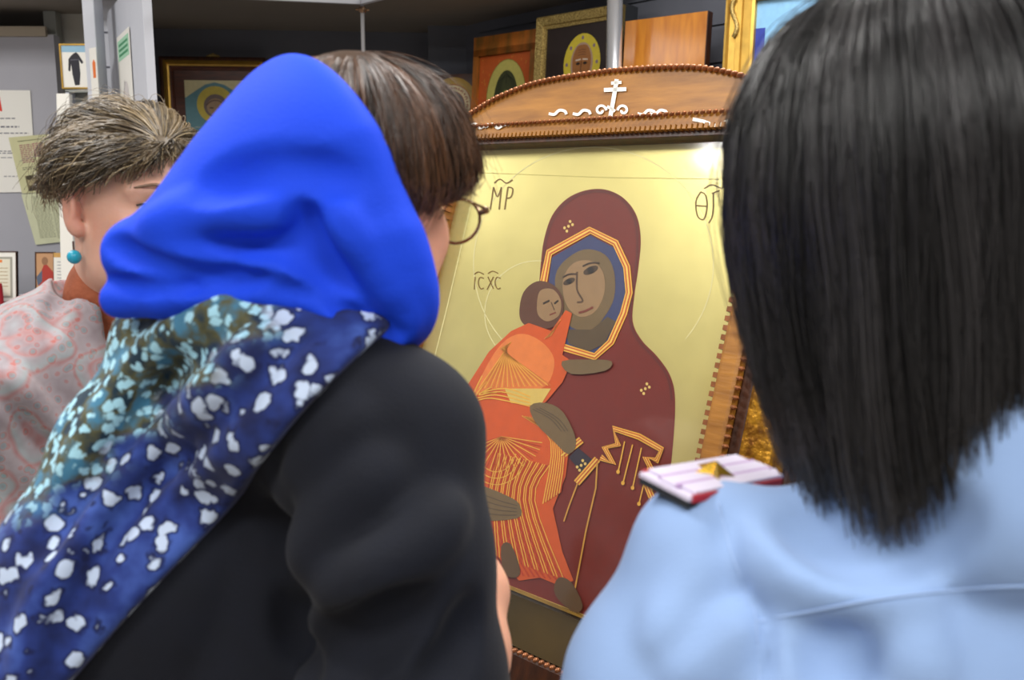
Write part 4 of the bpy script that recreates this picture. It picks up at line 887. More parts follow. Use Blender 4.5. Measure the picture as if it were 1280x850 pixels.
def skin_color(o, R, s=1.0, tone=(214, 160, 134)):
    base = np.array(C(*tone)); lip = np.array(C(178, 92, 84)); blush = np.array(C(222, 140, 122))
    def f(V):
        L = (V - o) @ R / s; col = np.tile(base, (len(V), 1))
        m = np.exp(-(((np.abs(L[:, 0]) - 0.045) / 0.022) ** 2 + ((L[:, 2] + 0.035) / 0.028) ** 2)) * (L[:, 1] > 0.02) * 0.55; e = ((np.abs(L[:, 0]) > 0.07) & (np.abs(L[:, 2]) < 0.05)) * 0.35; m = np.maximum(m, e)[:, None]
        col = col * (1 - m) + blush * m; m = (np.exp(-((L[:, 0] / 0.024) ** 4 + ((L[:, 2] + 0.064) / 0.010) ** 4)) * (L[:, 1] > 0.083))[:, None]; col = col * (1 - m) + lip * m; col[:, 3] = 1; return col
    return f
def face_parts(person, o, R, s=1.0, brow=(96, 74, 56)):
    W = lambda x, y, z: o + R @ (np.array([x, y, z]) * s)
    for x in (-1, 1):
        mb = MB(); c = W(x * 0.031, 0.0745, 0.001); mb.sphere(c, 0.0125 * s, R, 16, 12, C(226, 218, 210)); V = np.array(mb.v); L = (V - c) @ R
        q = np.hypot(L[:, 0] + 0.001 * x, L[:, 2] + 0.001); mb.c = [C(20, 16, 14) if (a < 0.0026 and l > 0) else C(84, 66, 44) if (a < 0.006 and l > 0) else C(226, 218, 210) for a, l in zip(q, L[:, 1])]
        mb.build('eye', M['eye'], person, smooth=True)
        mb = MB(); P = spline([W(x * 0.013, 0.0975, 0.021), W(x * 0.030, 0.0955, 0.029), W(x * 0.050, 0.078, 0.024)], 5); mb.tube(P, np.interp(np.linspace(0, 1, len(P)), [0, 0.3, 1], [0.0028, 0.0032, 0.001]), 6, C(*brow)); mb.build('eyebrow', M['hair'], person, smooth=True)
        mb = MB(); P = spline([W(x * 0.017, 0.0865, 0.003), W(x * 0.031, 0.0895, 0.0075), W(x * 0.046, 0.079, 0.004)], 5); mb.tube(P, 0.0012, 5, C(40, 28, 22)); mb.build('eyelashes', M['hair'], person, smooth=True)
def hand(v, wrist, fwd, palm_n, s=1.0, curl=0.35, thumb_side=1):
    """palm and five fingers; fwd along the fingers, palm_n out of the palm, thumb on thumb_side of the cross direction"""
    f = nrm(fwd); n = nrm(np.array(palm_n) - f * np.dot(palm_n, f)); c = np.cross(f, n) * thumb_side; R = np.stack([c, f, n], 1); w = np.array(wrist)
    v.ell(w + f * 0.048 * s, np.array([0.040, 0.052, 0.015]) * s, R, 0.015)
    v.cap(w - f * 0.02, w + f * 0.02, 0.026 * s, 0.027 * s, 0.02)
    for i, (off, ln) in enumerate(((0.028, 0.072), (0.0095, 0.080), (-0.0095, 0.074), (-0.027, 0.058))):
        p = w + c * off * s + f * 0.085 * s; d = f.copy(); seg = [(p - f * 0.02 * s, 0.0095 * s)]
        for k, fr in enumerate((0.45, 0.32, 0.23)):
            a = curl * (0.7 + 0.5 * k); d = nrm(d * math.cos(a) + n * math.sin(a)); p = p + d * ln * fr * s; seg.append((p, (0.0088 - 0.0008 * k) * s))
        v.chain(seg, 0.004)
    p = w + c * 0.026 * s + f * 0.02 * s; d = nrm(c * 0.75 + f * 0.6 + n * 0.35); q = p + d * 0.042 * s; d2 = nrm(c * 0.3 + f * 0.85 + n * 0.4); v.chain([(p, 0.014 * s), (q, 0.0105 * s), (q + d2 * 0.032 * s, 0.0092 * s)], 0.008)
def limb_R(axis, side):
    u = nrm(axis); r = nrm(np.array(side) - u * np.dot(side, u)); return np.stack([r, np.cross(u, r), u], 1)

# ------------------------------------------------------------------ hair: thousands of fine strands over a close cap
def strands(name, P, rad, cols, m, parent, cap=None, sides=3):
    """P (N, M, 3) strand points, rad (N, M), cols (N, 4); cap = (V, F, colour) closed under-layer"""
    N, Mm, _ = P.shape; T = np.gradient(P, axis=1); T /= np.linalg.norm(T, axis=2, keepdims=True) + 1e-9
    ref = np.array([0.31, 0.22, 0.92]); A = np.cross(T, ref); A /= np.linalg.norm(A, axis=2, keepdims=True) + 1e-9; B = np.cross(T, A)
    ang = np.arange(sides) * 2 * np.pi / sides
    V = P[:, :, None, :] + rad[:, :, None, None] * (A[:, :, None, :] * np.cos(ang)[None, None, :, None] + B[:, :, None, :] * np.sin(ang)[None, None, :, None])
    base = np.arange(N * Mm * sides).reshape(N, Mm, sides); a = base[:, :-1, :]; b = base[:, 1:, :]
    F = np.stack([a, np.roll(a, -1, 2), np.roll(b, -1, 2), b], -1).reshape(-1, 4); V = V.reshape(-1, 3); col = np.repeat(cols, Mm * sides, 0)
    if cap is not None:
        F = np.vstack([F, cap[1] + len(V)]); V = np.vstack([V, cap[0]]); col = np.vstack([col, np.tile(cap[2], (len(cap[0]), 1))])
    return link(name, mesh_np(name, V, F, True, col), m, parent)
def smooth_noise(n, rng, k):
    """n x k periodic-free random walk table"""
    return rng.normal(size=(n, k))
def hair_flow(o, R, N, Mm, axis_tilt, shell, tip, lift, wave, colf, rng, keep=None, clumps=90, rad=0.00045, fly=0.0, thetas=(4, 95), capcol=None, curl_in=0.02, jit=0.12, endth=None):
    """hair that leaves the crown in all directions, follows the skull, then falls.
    shell(phi) -> (rx, ry, rz) skull radii; tip(phi) -> drop (m, along local -z) below the equator of the skull; phi: 0 = right, 90 = forward"""
    ct, st = math.cos(axis_tilt), math.sin(axis_tilt); T = np.array([[1, 0, 0], [0, ct, -st], [0, st, ct]]); RT_ = R @ T
    cph = rng.uniform(0, 2 * np.pi, clumps); phi = rng.choice(cph, N) + rng.normal(0, 0.10, N)
    th0 = np.radians(thetas[0] + (thetas[1] - thetas[0]) * rng.uniform(0, 1, N) ** 1.2); layer = 1 - (th0 - np.radians(thetas[0])) / np.radians(thetas[1])
    P = np.zeros((N, Mm, 3)); t = np.linspace(0, 1, Mm)
    rx, ry, rz = shell; dphi = rng.normal(0, 0.05, N); ph1, ph2 = rng.uniform(0, 6.28, N), rng.uniform(0, 6.28, N)
    cl = np.round(phi * clumps / 6.28 * 0.6); crng = np.random.default_rng(5).normal(size=4000); cd = crng[(cl.astype(int) * 7) % 4000]
    lf = lift * (0.35 + 0.65 * layer) * rng.uniform(0.75, 1.05, N) + 0.003
    drop = np.array([tip(p) for p in phi % (2 * np.pi)]) * rng.uniform(1 - jit, 1.0, N) + 0.004 * cd
    arc = (math.pi / 2 - th0) * 0.5 * (rx + rz); arc = np.maximum(arc, 0); tot = arc + np.maximum(drop, 0.0)
    arc_end = np.where(drop < 0, math.pi / 2 + drop / (0.5 * (rx + rz)), math.pi / 2)
    if endth is not None:                                                   # hair combed along the skull all the way to an end angle
        eth = np.radians([endth(p) for p in phi % (2 * np.pi)]) * rng.uniform(1 - jit, 1.0, N) + 0.05 * cd; ok = eth > th0 + 0.12
        for j in range(Mm):
            th = th0 + (eth - th0) * t[j]; bump = lf * np.sin(np.clip(t[j] * 1.15, 0, 1) * np.pi * 0.75) ** 0.7 * np.clip(1 - 0.55 * np.clip((th - 1.2) / 1.2, 0, 1), 0, 1); d_ = (th - th0) * rx
            w1 = wave[0] * np.sin(wave[1] * d_ + ph1 * 0.2 + cd * 3) * min(1, 3 * t[j]); w2 = wave[0] * np.cos(wave[1] * 0.9 * d_ + ph2 * 0.2 + cd * 2) * min(1, 3 * t[j]); p_ = phi + dphi * t[j] + w2 / rx
            g_ = bump + w1; P[:, j, 0] = (rx + g_) * np.sin(th) * np.cos(p_); P[:, j, 1] = (ry + g_) * np.sin(th) * np.sin(p_); P[:, j, 2] = (rz + g_) * np.cos(th)
            P[:, j, :] += (t[j] ** 2) * fly * np.stack([np.sin(ph1), np.cos(ph2), np.sin(ph2)], 1)
        P = P[ok]; phi = phi[ok]; cd = cd[ok]; layer = layer[ok]
    for j in range(Mm if endth is None else 0):
        dist = t[j] * np.maximum(np.where(drop < 0, (arc_end - th0) * 0.5 * (rx + rz), tot), 0.012)
        onarc = dist < arc; th = th0 + np.where(onarc, dist / (0.5 * (rx + rz)), arc / (0.5 * (rx + rz))); fall = np.maximum(dist - arc, 0)
        grow = lf * np.minimum(1, 0.25 + 1.5 * t[j]); p = phi + dphi * t[j]
        k = np.where(drop > 0, np.clip(fall / np.maximum(drop, 1e-3), 0, 1), 0); rin = 1 - (curl_in / rx) * k ** 2
        w1 = wave[0] * np.sin(wave[1] * dist + ph1 * 0.25 + cd * 3) * t[j]; w2 = wave[0] * np.cos(wave[1] * 0.9 * dist + ph2 * 0.25 + cd * 2) * t[j]
        r_ = np.sin(np.minimum(th, math.pi / 2)); P[:, j, 0] = ((rx + grow + w1) * r_ * rin) * np.cos(p) + w2 * np.sin(p); P[:, j, 1] = ((ry + grow + w1) * r_ * rin) * np.sin(p) - w2 * np.cos(p); P[:, j, 2] = (rz + grow) * np.cos(np.minimum(th, math.pi / 2)) - fall
        if fly: P[:, j, :] += (t[j] ** 2) * fly * np.stack([np.sin(ph1), np.cos(ph2), np.sin(ph2)], 1)
    P = P @ T.T                                                              # crown tilt
    if keep is not None:
        m = keep(P, phi % (2 * np.pi), th0); P = P[m]; phi = phi[m]; cd = cd[m]; layer = layer[m]
    cols = colf(phi % (2 * np.pi), cd, layer, rng); Wd = o + P @ R.T
    rr = rad * (1.15 - 0.6 * t)[None, :] * rng.uniform(0.8, 1.3, (len(P), 1))
    return Wd, rr, cols

# ------------------------------------------------------------------ people
def bounds(pts, m):
    P = np.array(pts); return P.min(0) - m, P.max(0) + m
def project(V):
    D = V - CAM; w = D @ FW; return 640 + FPX * (D @ RT) / w, 425 - FPX * (D @ UP) / w
def lower_body(person, hip, side, fwd, m, skirt=False, hipw=0.16, shoe=M['leather']):
    """trousers or skirt down to the floor, and shoes"""
    side, fwd = nrm(side), nrm(np.array(fwd) * [1, 1, 0]); hip = np.array(hip)
    feet = [np.array([*(hip + side * x)[:2], 0.0]) for x in (-0.10, 0.10)]
    v = Vol(*bounds([hip + [0, 0, 0.12], *feet], 0.24), 0.012); R = np.stack([side, fwd, [0, 0, 1.0]], 1)
    v.ell(hip + [0, 0, 0.02], (hipw + 0.02, 0.125, 0.15), R, 0.02)
    if skirt: v.chain([(hip, 0.15), (np.array([hip[0], hip[1], 0.45]), 0.19)], 0.05); v.plane((0, 0, 0.36), (0, 0, -1), 0.01)
    for f, x in zip(feet, (-1, 1)): v.chain([(hip + side * x * 0.085, 0.095), (f + [0, 0, 0.50], 0.068), (f + [0, 0, 0.07], 0.058 if not skirt else 0.045)], 0.03)
    if not skirt: v.plane((0, 0, 0.035), (0, 0, -1), 0.01)
    v.build('skirt' if skirt else 'trousers', m, person)
    for f in feet:
        mb = MB(); mb.sphere(f + fwd * 0.07 + [0, 0, 0.038], (0.046, 0.13, 0.037), R, 14, 8); mb.box(f + fwd * 0.065 + [0, 0, 0.008], (0.044, 0.125, 0.008), R); mb.build('shoe', shoe, person, smooth=True)

# ---------------- woman in the blue headscarf, seen from behind, bending to the icon
FA = nrm([0.50, 0.86, -0.20]); OA = at(445, 240, 0.85); RA = head_frame(FA, nrm([0.05, 0.05, 1.0]))
fa = nrm(FA * [1, 1, 0]); ra = np.array([fa[1], -fa[0], 0])
SR, SL = at(505, 545, 0.79), at(262, 575, 0.97); CH = at(365, 690, 0.93); HIP = np.array([CH[0] - fa[0] * 0.16, CH[1] - fa[1] * 0.10, 0.90]); NBA = OA + RA @ [0, -0.045, -0.185]
ELB, WR = at(572, 935, 0.83), at(588, 722, 0.94)
EL2 = SL + fa * 0.02 + [0, 0, -0.27]; WL2 = EL2 + fa * 0.20 + ra * 0.05 + [0, 0, -0.05]
A = thing('person', 'person in a blue headscarf and black top bending towards the icon', 'person', (HIP[0], HIP[1], 0))
v = Vol(*bounds([OA, SR, SL, HIP - [0, 0, 0.85], ELB, WL2, WR], 0.17), 0.0042, [(-1, 0.02), (0.85, 0.0042)])
sculpt_head(v, OA, RA, 0.95)
tors = lambda v, g, k: (v.ell(CH, (0.155 + g, 0.10 + g, 0.19 + g), limb_R(NBA - HIP, ra), k), v.ell((CH + HIP) / 2, (0.135 + g, 0.095 + g, 0.20 + g), limb_R(NBA - HIP, ra), k), v.ell(HIP, (0.155 + g, 0.105 + g, 0.12 + g), limb_R([0, 0, 1], ra), k))
tors(v, -0.03, 0.03); v.chain([(NBA, 0.055), ((SR + NBA) / 2 + [0, 0, -0.01], 0.052), (SR, 0.052)], 0.03); v.chain([(NBA, 0.055), (SL, 0.052)], 0.03)
v.chain([(SR, 0.050), (ELB, 0.042), (ELB * 0.45 + WR * 0.55, 0.039), (WR, 0.027)], 0.02); hand(v, WR, at(520, 650, 0.98) - WR, -ra * 0.6 + fa * 0.2 - [0, 0, 0.1], 0.95, 0.45, -1)
v.chain([(SL, 0.050), (EL2, 0.040), (WL2, 0.027)], 0.02); hand(v, WL2, fa - [0, 0, 0.2], [0, 0, -1], 0.95, 0.35, 1)
for x in (-0.09, 0.09): v.chain([(HIP + ra * x, 0.085), (np.array([*(HIP + ra * x)[:2], 0.48]), 0.055), (np.array([*(HIP + ra * x)[:2], 0.06]), 0.036)], 0.03)
v.build('body', M['skin'], A, color=skin_color(OA, RA, tone=(226, 168, 140)))
face_parts(A, OA, RA, 0.95, brow=(60, 44, 34))
# black top with folds at the armpit and along the sleeve
j = Vol(*bounds([NBA + [0, 0, 0.04], SR, SL, HIP, at(515, 990, 0.79), EL2, WL2], 0.15), 0.0045, [(-1, 0.012), (0.98, 0.0045)])
tors(j, 0.012, 0.05); j.chain([(NBA + [0, 0, 0.01], 0.060), ((SR + NBA) / 2 + [0, 0, 0.005], 0.062), (SR, 0.063)], 0.05); j.chain([(NBA, 0.062), (SL, 0.062)], 0.05)
j.chain([(SR, 0.063), (at(498, 700, 0.77), 0.074), (at(503, 860, 0.775), 0.083), (at(540, 985, 0.80), 0.066)], 0.02)
j.chain([(SL, 0.062), (EL2, 0.052), (EL2 * 0.3 + WL2 * 0.7, 0.042)], 0.02)
j.stroke([(372, 860), (371, 780), (372, 700), (352, 640)], 0.012, 0.022, 'sub', 0.002)
j.stroke([(352, 560), (362, 640), (366, 690)], 0.008, 0.015, 'sub', 0.0)
j.stroke([(440, 520), (380, 610), (360, 680)], 0.010, 0.03, 'add', 0.004); j.stroke([(480, 590), (420, 640), (385, 720)], 0.010, 0.03, 'add', 0.004); j.stroke([(560, 640), (500, 700), (420, 740)], 0.008, 0.03, 'add', 0.004)
j.stroke([(520, 760), (460, 800), (400, 830)], 0.008, 0.03, 'sub', 0.0); j.stroke([(260, 680), (240, 760), (200, 850)], 0.008, 0.03, 'add', 0.004); j.stroke([(590, 760), (570, 820), (540, 850)], 0.007, 0.02, 'sub', 0.0)
j.chain([(at(300, 600, 0.88), 0.05), (at(200, 730, 0.86), 0.06), (at(150, 900, 0.86), 0.06)], 0.04)
jf = j.copy()
jv = j.build('top', M['black'], A, label='black long top')
# blue headscarf
h = Vol(*bounds([at(455, 60, 0.88), at(110, 430, 0.80), at(560, 440, 0.70), at(455, 300, 1.02)], 0.05), 0.0035)
q = OA + RA @ [0, -0.01, 0.02]
h.ell(q, (0.101, 0.118, 0.101), RA, 0.02)
h.chain([(at(392, 190, 0.82), 0.066), (at(315, 250, 0.81), 0.058), (at(245, 312, 0.80), 0.050), (at(180, 322, 0.80), 0.024)], 0.03)
h.chain([(at(410, 245, 0.80), 0.090), (at(455, 320, 0.79), 0.058), (at(472, 366, 0.79), 0.040)], 0.035)
h.chain([(at(166, 316, 0.80), 0.024), (at(250, 326, 0.785), 0.036), (at(380, 330, 0.77), 0.034)], 0.018)
h.chain([(at(150, 374, 0.80), 0.0165), (at(210, 366, 0.785), 0.020), (at(330, 352, 0.765), 0.022), (at(430, 372, 0.76), 0.024), (at(482, 398, 0.77), 0.024)], 0.010)
h.ell(at(492, 330, 0.83), (0.050, 0.075, 0.078), None, 0.03)
# open edge of the scarf: plane through the crown and below the ear
e_o = at(470, 195, 0.79); e_n = nrm(0.845 * RT + 0.50 * UP + 0.42 * FW); h.plane(e_o, e_n, 0.03)
# folds
h.stroke([(136, 304), (185, 332), (255, 352), (330, 346)], 0.010, 0.008, 'sub', 0.005)
h.stroke([(132, 348), (180, 360), (250, 358)], 0.007, 0.006, 'sub', 0.004)
h.stroke([(368, 272), (392, 300), (430, 345), (470, 400), (492, 428)], 0.015, 0.012, 'sub', 0.006, r1=0.019)
h.stroke([(300, 318), (350, 322), (400, 345), (455, 385)], 0.007, 0.010, 'add', 0.003); h.stroke([(262, 296), (340, 302), (400, 330), (430, 360)], 0.010, 0.014, 'sub')
h.stroke([(420, 262), (450, 310), (505, 395)], 0.009, 0.014, 'add', 0.006); h.stroke([(190, 280), (280, 262), (350, 262)], 0.009, 0.02, 'add', 0.007); h.stroke([(250, 235), (340, 212), (440, 222)], 0.008, 0.02, 'sub')
h.stroke([(330, 362), (400, 374), (462, 404)], 0.006, 0.006, 'sub')
h.build('headscarf', M['bluescarf'], A, label='bright blue headscarf')
# spotted scarf lying over the back and the far shoulder
sc = jf.copy(); sc.F = sc.F - 0.016
ang = [(at(205, 452, 0.86), 0.042), (at(150, 560, 0.86), 0.050), (at(90, 700, 0.84), 0.058), (at(50, 860, 0.82), 0.056), (at(30, 960, 0.82), 0.05)]
lo, hi = bounds([p for p, r in ang] + [at(470, 390, 0.8), at(60, 860, 0.74)], 0.10)
s2 = Vol(lo, hi, 0.0042)
ix = [np.clip(np.searchsorted(a, b), 0, len(a) - 1) for a, b in ((sc.xs, s2.xs), (sc.ys, s2.ys), (sc.zs, s2.zs))]
def resample(src, dst):
    out = src.F
    for ax, (sa, da) in enumerate(((src.xs, dst.xs), (src.ys, dst.ys), (src.zs, dst.zs))):
        i = np.clip(np.searchsorted(sa, da) - 1, 0, len(sa) - 2); t = np.clip((da - sa[i]) / (sa[i + 1] - sa[i]), 0, 1).astype(np.float32)
        sh = [1, 1, 1]; sh[ax] = -1; t = t.reshape(sh); out = np.take(out, i, ax) * (1 - t) + np.take(out, i + 1, ax) * t
    return out
s2.F = resample(sc, s2).astype(np.float32)
s2.chain(ang, 0.03); s2.chain([(at(200, 418, 0.85), 0.035), (at(300, 408, 0.80), 0.040), (at(400, 402, 0.80), 0.030), (at(455, 414, 0.80), 0.014)], 0.035)
# lower, right-hand hem of the scarf from the nape to the waist
p1, p2 = at(452, 424, 0.80), at(52, 850, 0.76); nn = nrm(np.cross(nrm(p2 - p1), FW)); nn = nn if np.dot(nn, RT) > 0 else -nn
s2.plane((p1 + p2) / 2 + nn * 0.014, nn, 0.008); s2.plane(at(200, 362, 0.8), nrm(UP + 0.05 * FW), 0.01)
for px, w, md in (([(330, 420), (250, 500), (150, 600), (60, 740), (30, 850)], 0.010, 'add'), ([(380, 430), (300, 520), (190, 620), (100, 760)], 0.008, 'sub'), ([(270, 410), (200, 480), (110, 590), (40, 700)], 0.009, 'sub'), ([(215, 410), (150, 490), (80, 600)], 0.009, 'add'), ([(400, 440), (320, 530), (220, 620), (130, 740)], 0.006, 'add')):
    s2.stroke(px, w, 0.016, md, 0.003 if md == 'add' else 0.0)
def scarf_mask(V):
    U, W_ = project(V); d = (U - 352) * (650 - 398) - (W_ - 398) * (70 - 352); d = -d / math.hypot(282, 252) * -1
    n = 18 * np.sin(U * 0.045 + 1) * np.cos(W_ * 0.05) + 10 * np.sin(W_ * 0.11); e = -((U - 345) * 252 + (W_ - 400) * 285) / 380 + n - 4
    m = 1 / (1 + np.exp(-e / 6)); lowv = 1 / (1 + np.exp((W_ - 640) / 12)); m = (m * lowv)[:, None]; return np.hstack([m, m, m, np.ones_like(m)])
s2.build('neck_scarf', M['spotscarf'], A, color=scarf_mask, label='navy scarf with white spots')
# hair showing in front of the scarf
rg = np.random.default_rng(11)
def colA(phi, cd, layer, rng):
    n = len(phi); b = np.array(C(40, 30, 24)); t = np.array(C(124, 84, 56)); k = np.clip(0.38 + 0.22 * cd + 0.25 * rng.normal(size=n), 0, 1)[:, None]; return b * (1 - k) + t * k
oh = OA + RA @ [0, 0.0, 0.012]
tipA = lambda p: 0.020 + 0.030 * max(0, -math.sin(p)) - 0.05 * max(0, math.sin(p)) ** 1.5
P, rr, cc = hair_flow(oh, RA, 8000, 14, math.radians(14), (0.079, 0.099, 0.098), tipA, 0.019, (0.0030, 50), colA, rg, fly=0.007, curl_in=0.012, rad=0.0005, jit=0.5)
def cap_mesh(o, R, shell, tilt, dphi=36, nth=12, thmax=lambda p: 92, grow=1.0, wrap=False):
    V = []; F = []; ct, st = math.cos(tilt), math.sin(tilt); T = np.array([[1, 0, 0], [0, ct, -st], [0, st, ct]])
    for i in range(dphi):
        ph = 2 * math.pi * i / dphi
        for q in range(nth + 1):
            th = math.radians(thmax(ph)) * q / nth; z = shell[2] * math.cos(th) if (wrap or th < math.pi / 2) else -(th - math.pi / 2) * shell[0]; r = math.sin(th if wrap else min(th, math.pi / 2))
            V.append(o + R @ (T @ (np.array([shell[0] * r * math.cos(ph), shell[1] * r * math.sin(ph), z]) * grow)))
    for i in range(dphi):
        for q in range(nth): F.append((i * (nth + 1) + q, i * (nth + 1) + q + 1, ((i + 1) % dphi) * (nth + 1) + q + 1, ((i + 1) % dphi) * (nth + 1) + q))
    return np.array(V), np.array(F)
def more(a, b): return tuple(np.concatenate([x, y]) for x, y in zip(a, b))
P, rr, cc = more((P, rr, cc), hair_flow(oh, RA, 350, 14, math.radians(14), (0.081, 0.101, 0.100), tipA, 0.026, (0.006, 30), colA, rg, fly=0.016, curl_in=0.0, rad=0.0003, jit=0.6, keep=lambda P_, a_, b_: (((oh + P_ @ RA.T) - e_o) @ e_n).min(1) > -0.012))
cv, cf = cap_mesh(oh, RA, (0.086, 0.106, 0.109), math.radians(14), thmax=lambda p: 92 - 34 * max(0, math.sin(p)))
strands('hair', P, rr, cc, M['hair'], A, (cv, cf, np.array(C(64, 46, 34))))
# spectacles
g = link('spectacles', (lambda mb: mb)(MB()).mesh('spectacles'), M['steel'], A) if False else None
Wg = lambda x, y, z: OA + RA @ np.array([x, y, z])
mb = MB()
for x in (-1, 1):
    ring = [Wg(x * 0.036 + 0.029 * math.cos(t), 0.112 - 0.006 * abs(math.cos(t)) * (1 if math.cos(t) * x > 0 else 0), -0.006 + 0.0215 * math.sin(t)) for t in np.linspace(0, 2 * math.pi, 25)]
    mb.tube(ring, 0.0016, 6, cap=False); mb.tube([Wg(x * 0.064, 0.107, 0.002), Wg(x * 0.075, 0.100, 0.004), Wg(x * 0.080, 0.085, 0.004)], [0.0026, 0.0034, 0.0016], 6); mb.tube([Wg(x * 0.080, 0.085, 0.004), Wg(x * 0.081, 0.02, 0.006), Wg(x * 0.081, -0.012, 0.004), Wg(x * 0.080, -0.03, -0.016)], 0.0014, 6)
mb.tube([Wg(-0.008, 0.112, -0.002), Wg(0, 0.115, 0.002), Wg(0.008, 0.112, -0.002)], 0.0014, 6)
sp = mb.build('spectacles', M['steel'], A, smooth=True, label='thin metal-rimmed spectacles')
for x in (-1, 1): MB().sphere(Wg(x * 0.036, 0.110, -0.006), (0.0285, 0.0012, 0.021), RA, 20, 8).build('lens', M['lens'], sp, smooth=True)
lower_body(A, HIP, ra, fa, M['black'])

# ---------------- woman with wavy hair, paisley shawl and rust roll-neck
FB = nrm([0.82, -0.56, -0.06]); OB = at(163, 254, 1.22); RB = head_frame(FB); fb = nrm(FB * [1, 1, 0]); rb_ = np.array([fb[1], -fb[0], 0])
NBB = OB + RB @ [0, -0.045, -0.185]; CHB = np.array([NBB[0] - 0.01, NBB[1], NBB[2] - 0.20]); HB = np.array([CHB[0] - fb[0] * 0.02, CHB[1] - fb[1] * 0.02, 0.93])
SRB, SLB = NBB + rb_ * 0.165 + [0, 0, -0.055], NBB - rb_ * 0.165 + [0, 0, -0.055]
B = thing('person', 'person with short wavy hair, paisley shawl and rust roll-neck beside the blue headscarf', 'person', (HB[0], HB[1], 0))
v = Vol(*bounds([OB, SRB, SLB, HB - [0, 0, 0.88]], 0.17), 0.004, [(-1, 0.02), (1.18, 0.004)])
sculpt_head(v, OB, RB)
torsB = lambda v, g, k: (v.ell(CHB, (0.16 + g, 0.115 + g, 0.19 + g), limb_R([0, 0, 1], rb_), k), v.ell((CHB + HB) / 2, (0.145 + g, 0.11 + g, 0.22 + g), limb_R([0, 0, 1], rb_), k), v.ell(HB, (0.17 + g, 0.12 + g, 0.14 + g), limb_R([0, 0, 1], rb_), k))
torsB(v, -0.012, 0.03)
for S_, x in ((SRB, 1), (SLB, -1)):
    el = S_ + rb_ * 0.03 * x + [0, 0, -0.28]; wr = el + fb * 0.12 + [0, 0, -0.20]; v.chain([(NBB, 0.055), (S_, 0.05), (el, 0.042), (wr, 0.027)], 0.03); hand(v, wr, [*(fb[:2] * 0.3), -1], -rb_ * x, 0.95, 0.3, x)
    v.chain([(HB + rb_ * 0.085 * x, 0.08), (np.array([*(HB + rb_ * 0.085 * x)[:2], 0.48]), 0.055), (np.array([*(HB + rb_ * 0.085 * x)[:2], 0.06]), 0.036)], 0.03)
v.build('body', M['skin'], B, color=skin_color(OB, RB, tone=(222, 174, 152))); face_parts(B, OB, RB, brow=(120, 92, 70))
t = Vol(*bounds([NBB + [0, 0, 0.08], SRB, SLB, HB, SRB + [0, 0, -0.45]], 0.19), 0.005, [(-1, 0.015), (1.15, 0.005)])
torsB(t, 0.004, 0.04)
def armsB(v, g, k):
    for S_, x in ((SRB, 1), (SLB, -1)): 
        el = S_ + rb_ * 0.03 * x + [0, 0, -0.28]; wr = el + fb * 0.12 + [0, 0, -0.20]; v.chain([(NBB + [0, 0, -0.01], 0.06 + g), (S_, 0.056 + g), (el, 0.048 + g), (el * 0.25 + wr * 0.75, 0.036 + g)], k)
armsB(t, 0, 0.03); nk = OB + RB @ [0, -0.030, -0.122]
base_shawl = t.copy()
t.cap(nk, NBB, 0.066, 0.070, 0.012)
for kz in range(1): t.chain([(nk + RB @ [0.05 * math.cos(a), 0.05 * math.sin(a), 0.004], 0.014) for a in np.linspace(0, 6.4, 16)], 0.006)
t.build('roll_neck', M['rust'], B, label='rust knitted roll-neck sweater')
s_ = base_shawl; X = s_.xs[:, None, None]; Y = s_.ys[None, :, None]; Z = s_.zs[None, None, :]
s_.F = s_.F - 0.018; s_.cap(NBB + [0, 0, 0.012], SRB, 0.096, 0.084, 0.04); s_.cap(NBB, SLB, 0.088, 0.080, 0.04)
dn = nrm(rb_ * 0.75 + np.array([0, 0, 0.65])); ph = (X * dn[0] + Y * dn[1] + Z * dn[2]); px_ = (X * rb_[0] + Y * rb_[1])
s_.F = (s_.F + 0.0045 * np.sin(ph * 95 + 3.0 * np.sin(px_ * 14 + Z * 9)) + 0.003 * np.sin(px_ * 70 - Z * 40 + 2 * np.sin(Z * 17))).astype(np.float32)
s_.plane((0, 0, HB[2] - 0.02), (0, 0, -1), 0.02)
s_.cap(nk + [0, 0, 0.06], NBB + [0, 0, -0.02] + fb * 0.01, 0.074, 0.070, 0.015, 'sub')
s_.chain([(NBB + fb * 0.10 + [0, 0, 0.02], 0.062), (CHB + fb * 0.15 - rb_ * 0.02, 0.05), (CHB + fb * 0.16 - rb_ * 0.05 + [0, 0, -0.25], 0.02)], 0.02, 'sub')
s_.stroke([(86, 348), (72, 375), (60, 420)], 0.010, 0.012, 'sub'); s_.stroke([(0, 480), (40, 520), (70, 560)], 0.012, 0.014, 'sub'); s_.stroke([(0, 465), (40, 500), (80, 545)], 0.010, 0.012, 'add', 0.003)
s_.build('shawl', M['shawl'], B, label='pale paisley-patterned shawl')
rg = np.random.default_rng(21)
def colB(phi, cd, layer, rng):
    n = len(phi); a, b, c = np.array(C(128, 110, 82)), np.array(C(58, 50, 40)), np.array(C(176, 156, 120)); k = np.clip(0.5 + 0.4 * cd + 0.2 * rng.normal(size=n), 0, 1)[:, None]; o_ = a * k + b * (1 - k); m = (rng.random(n) < 0.12)[:, None] * 0.8; return o_ * (1 - m) + c * m
ohb = OB + RB @ [0, -0.004, 0.014]
def endB(p):
    s, c = math.sin(p), math.cos(p); return 90 + 70 * max(0, -s) ** 0.8 - 77 * max(0, s) ** 0.7
TB = -math.radians(50)
P, rr, cc = hair_flow(ohb, RB, 9000, 18, TB, (0.080, 0.095, 0.096), (lambda p: 0.1), 0.020, (0.0075, 62), colB, rg, fly=0.009, clumps=60, rad=0.0006, thetas=(3, 100), jit=0.3, endth=endB)
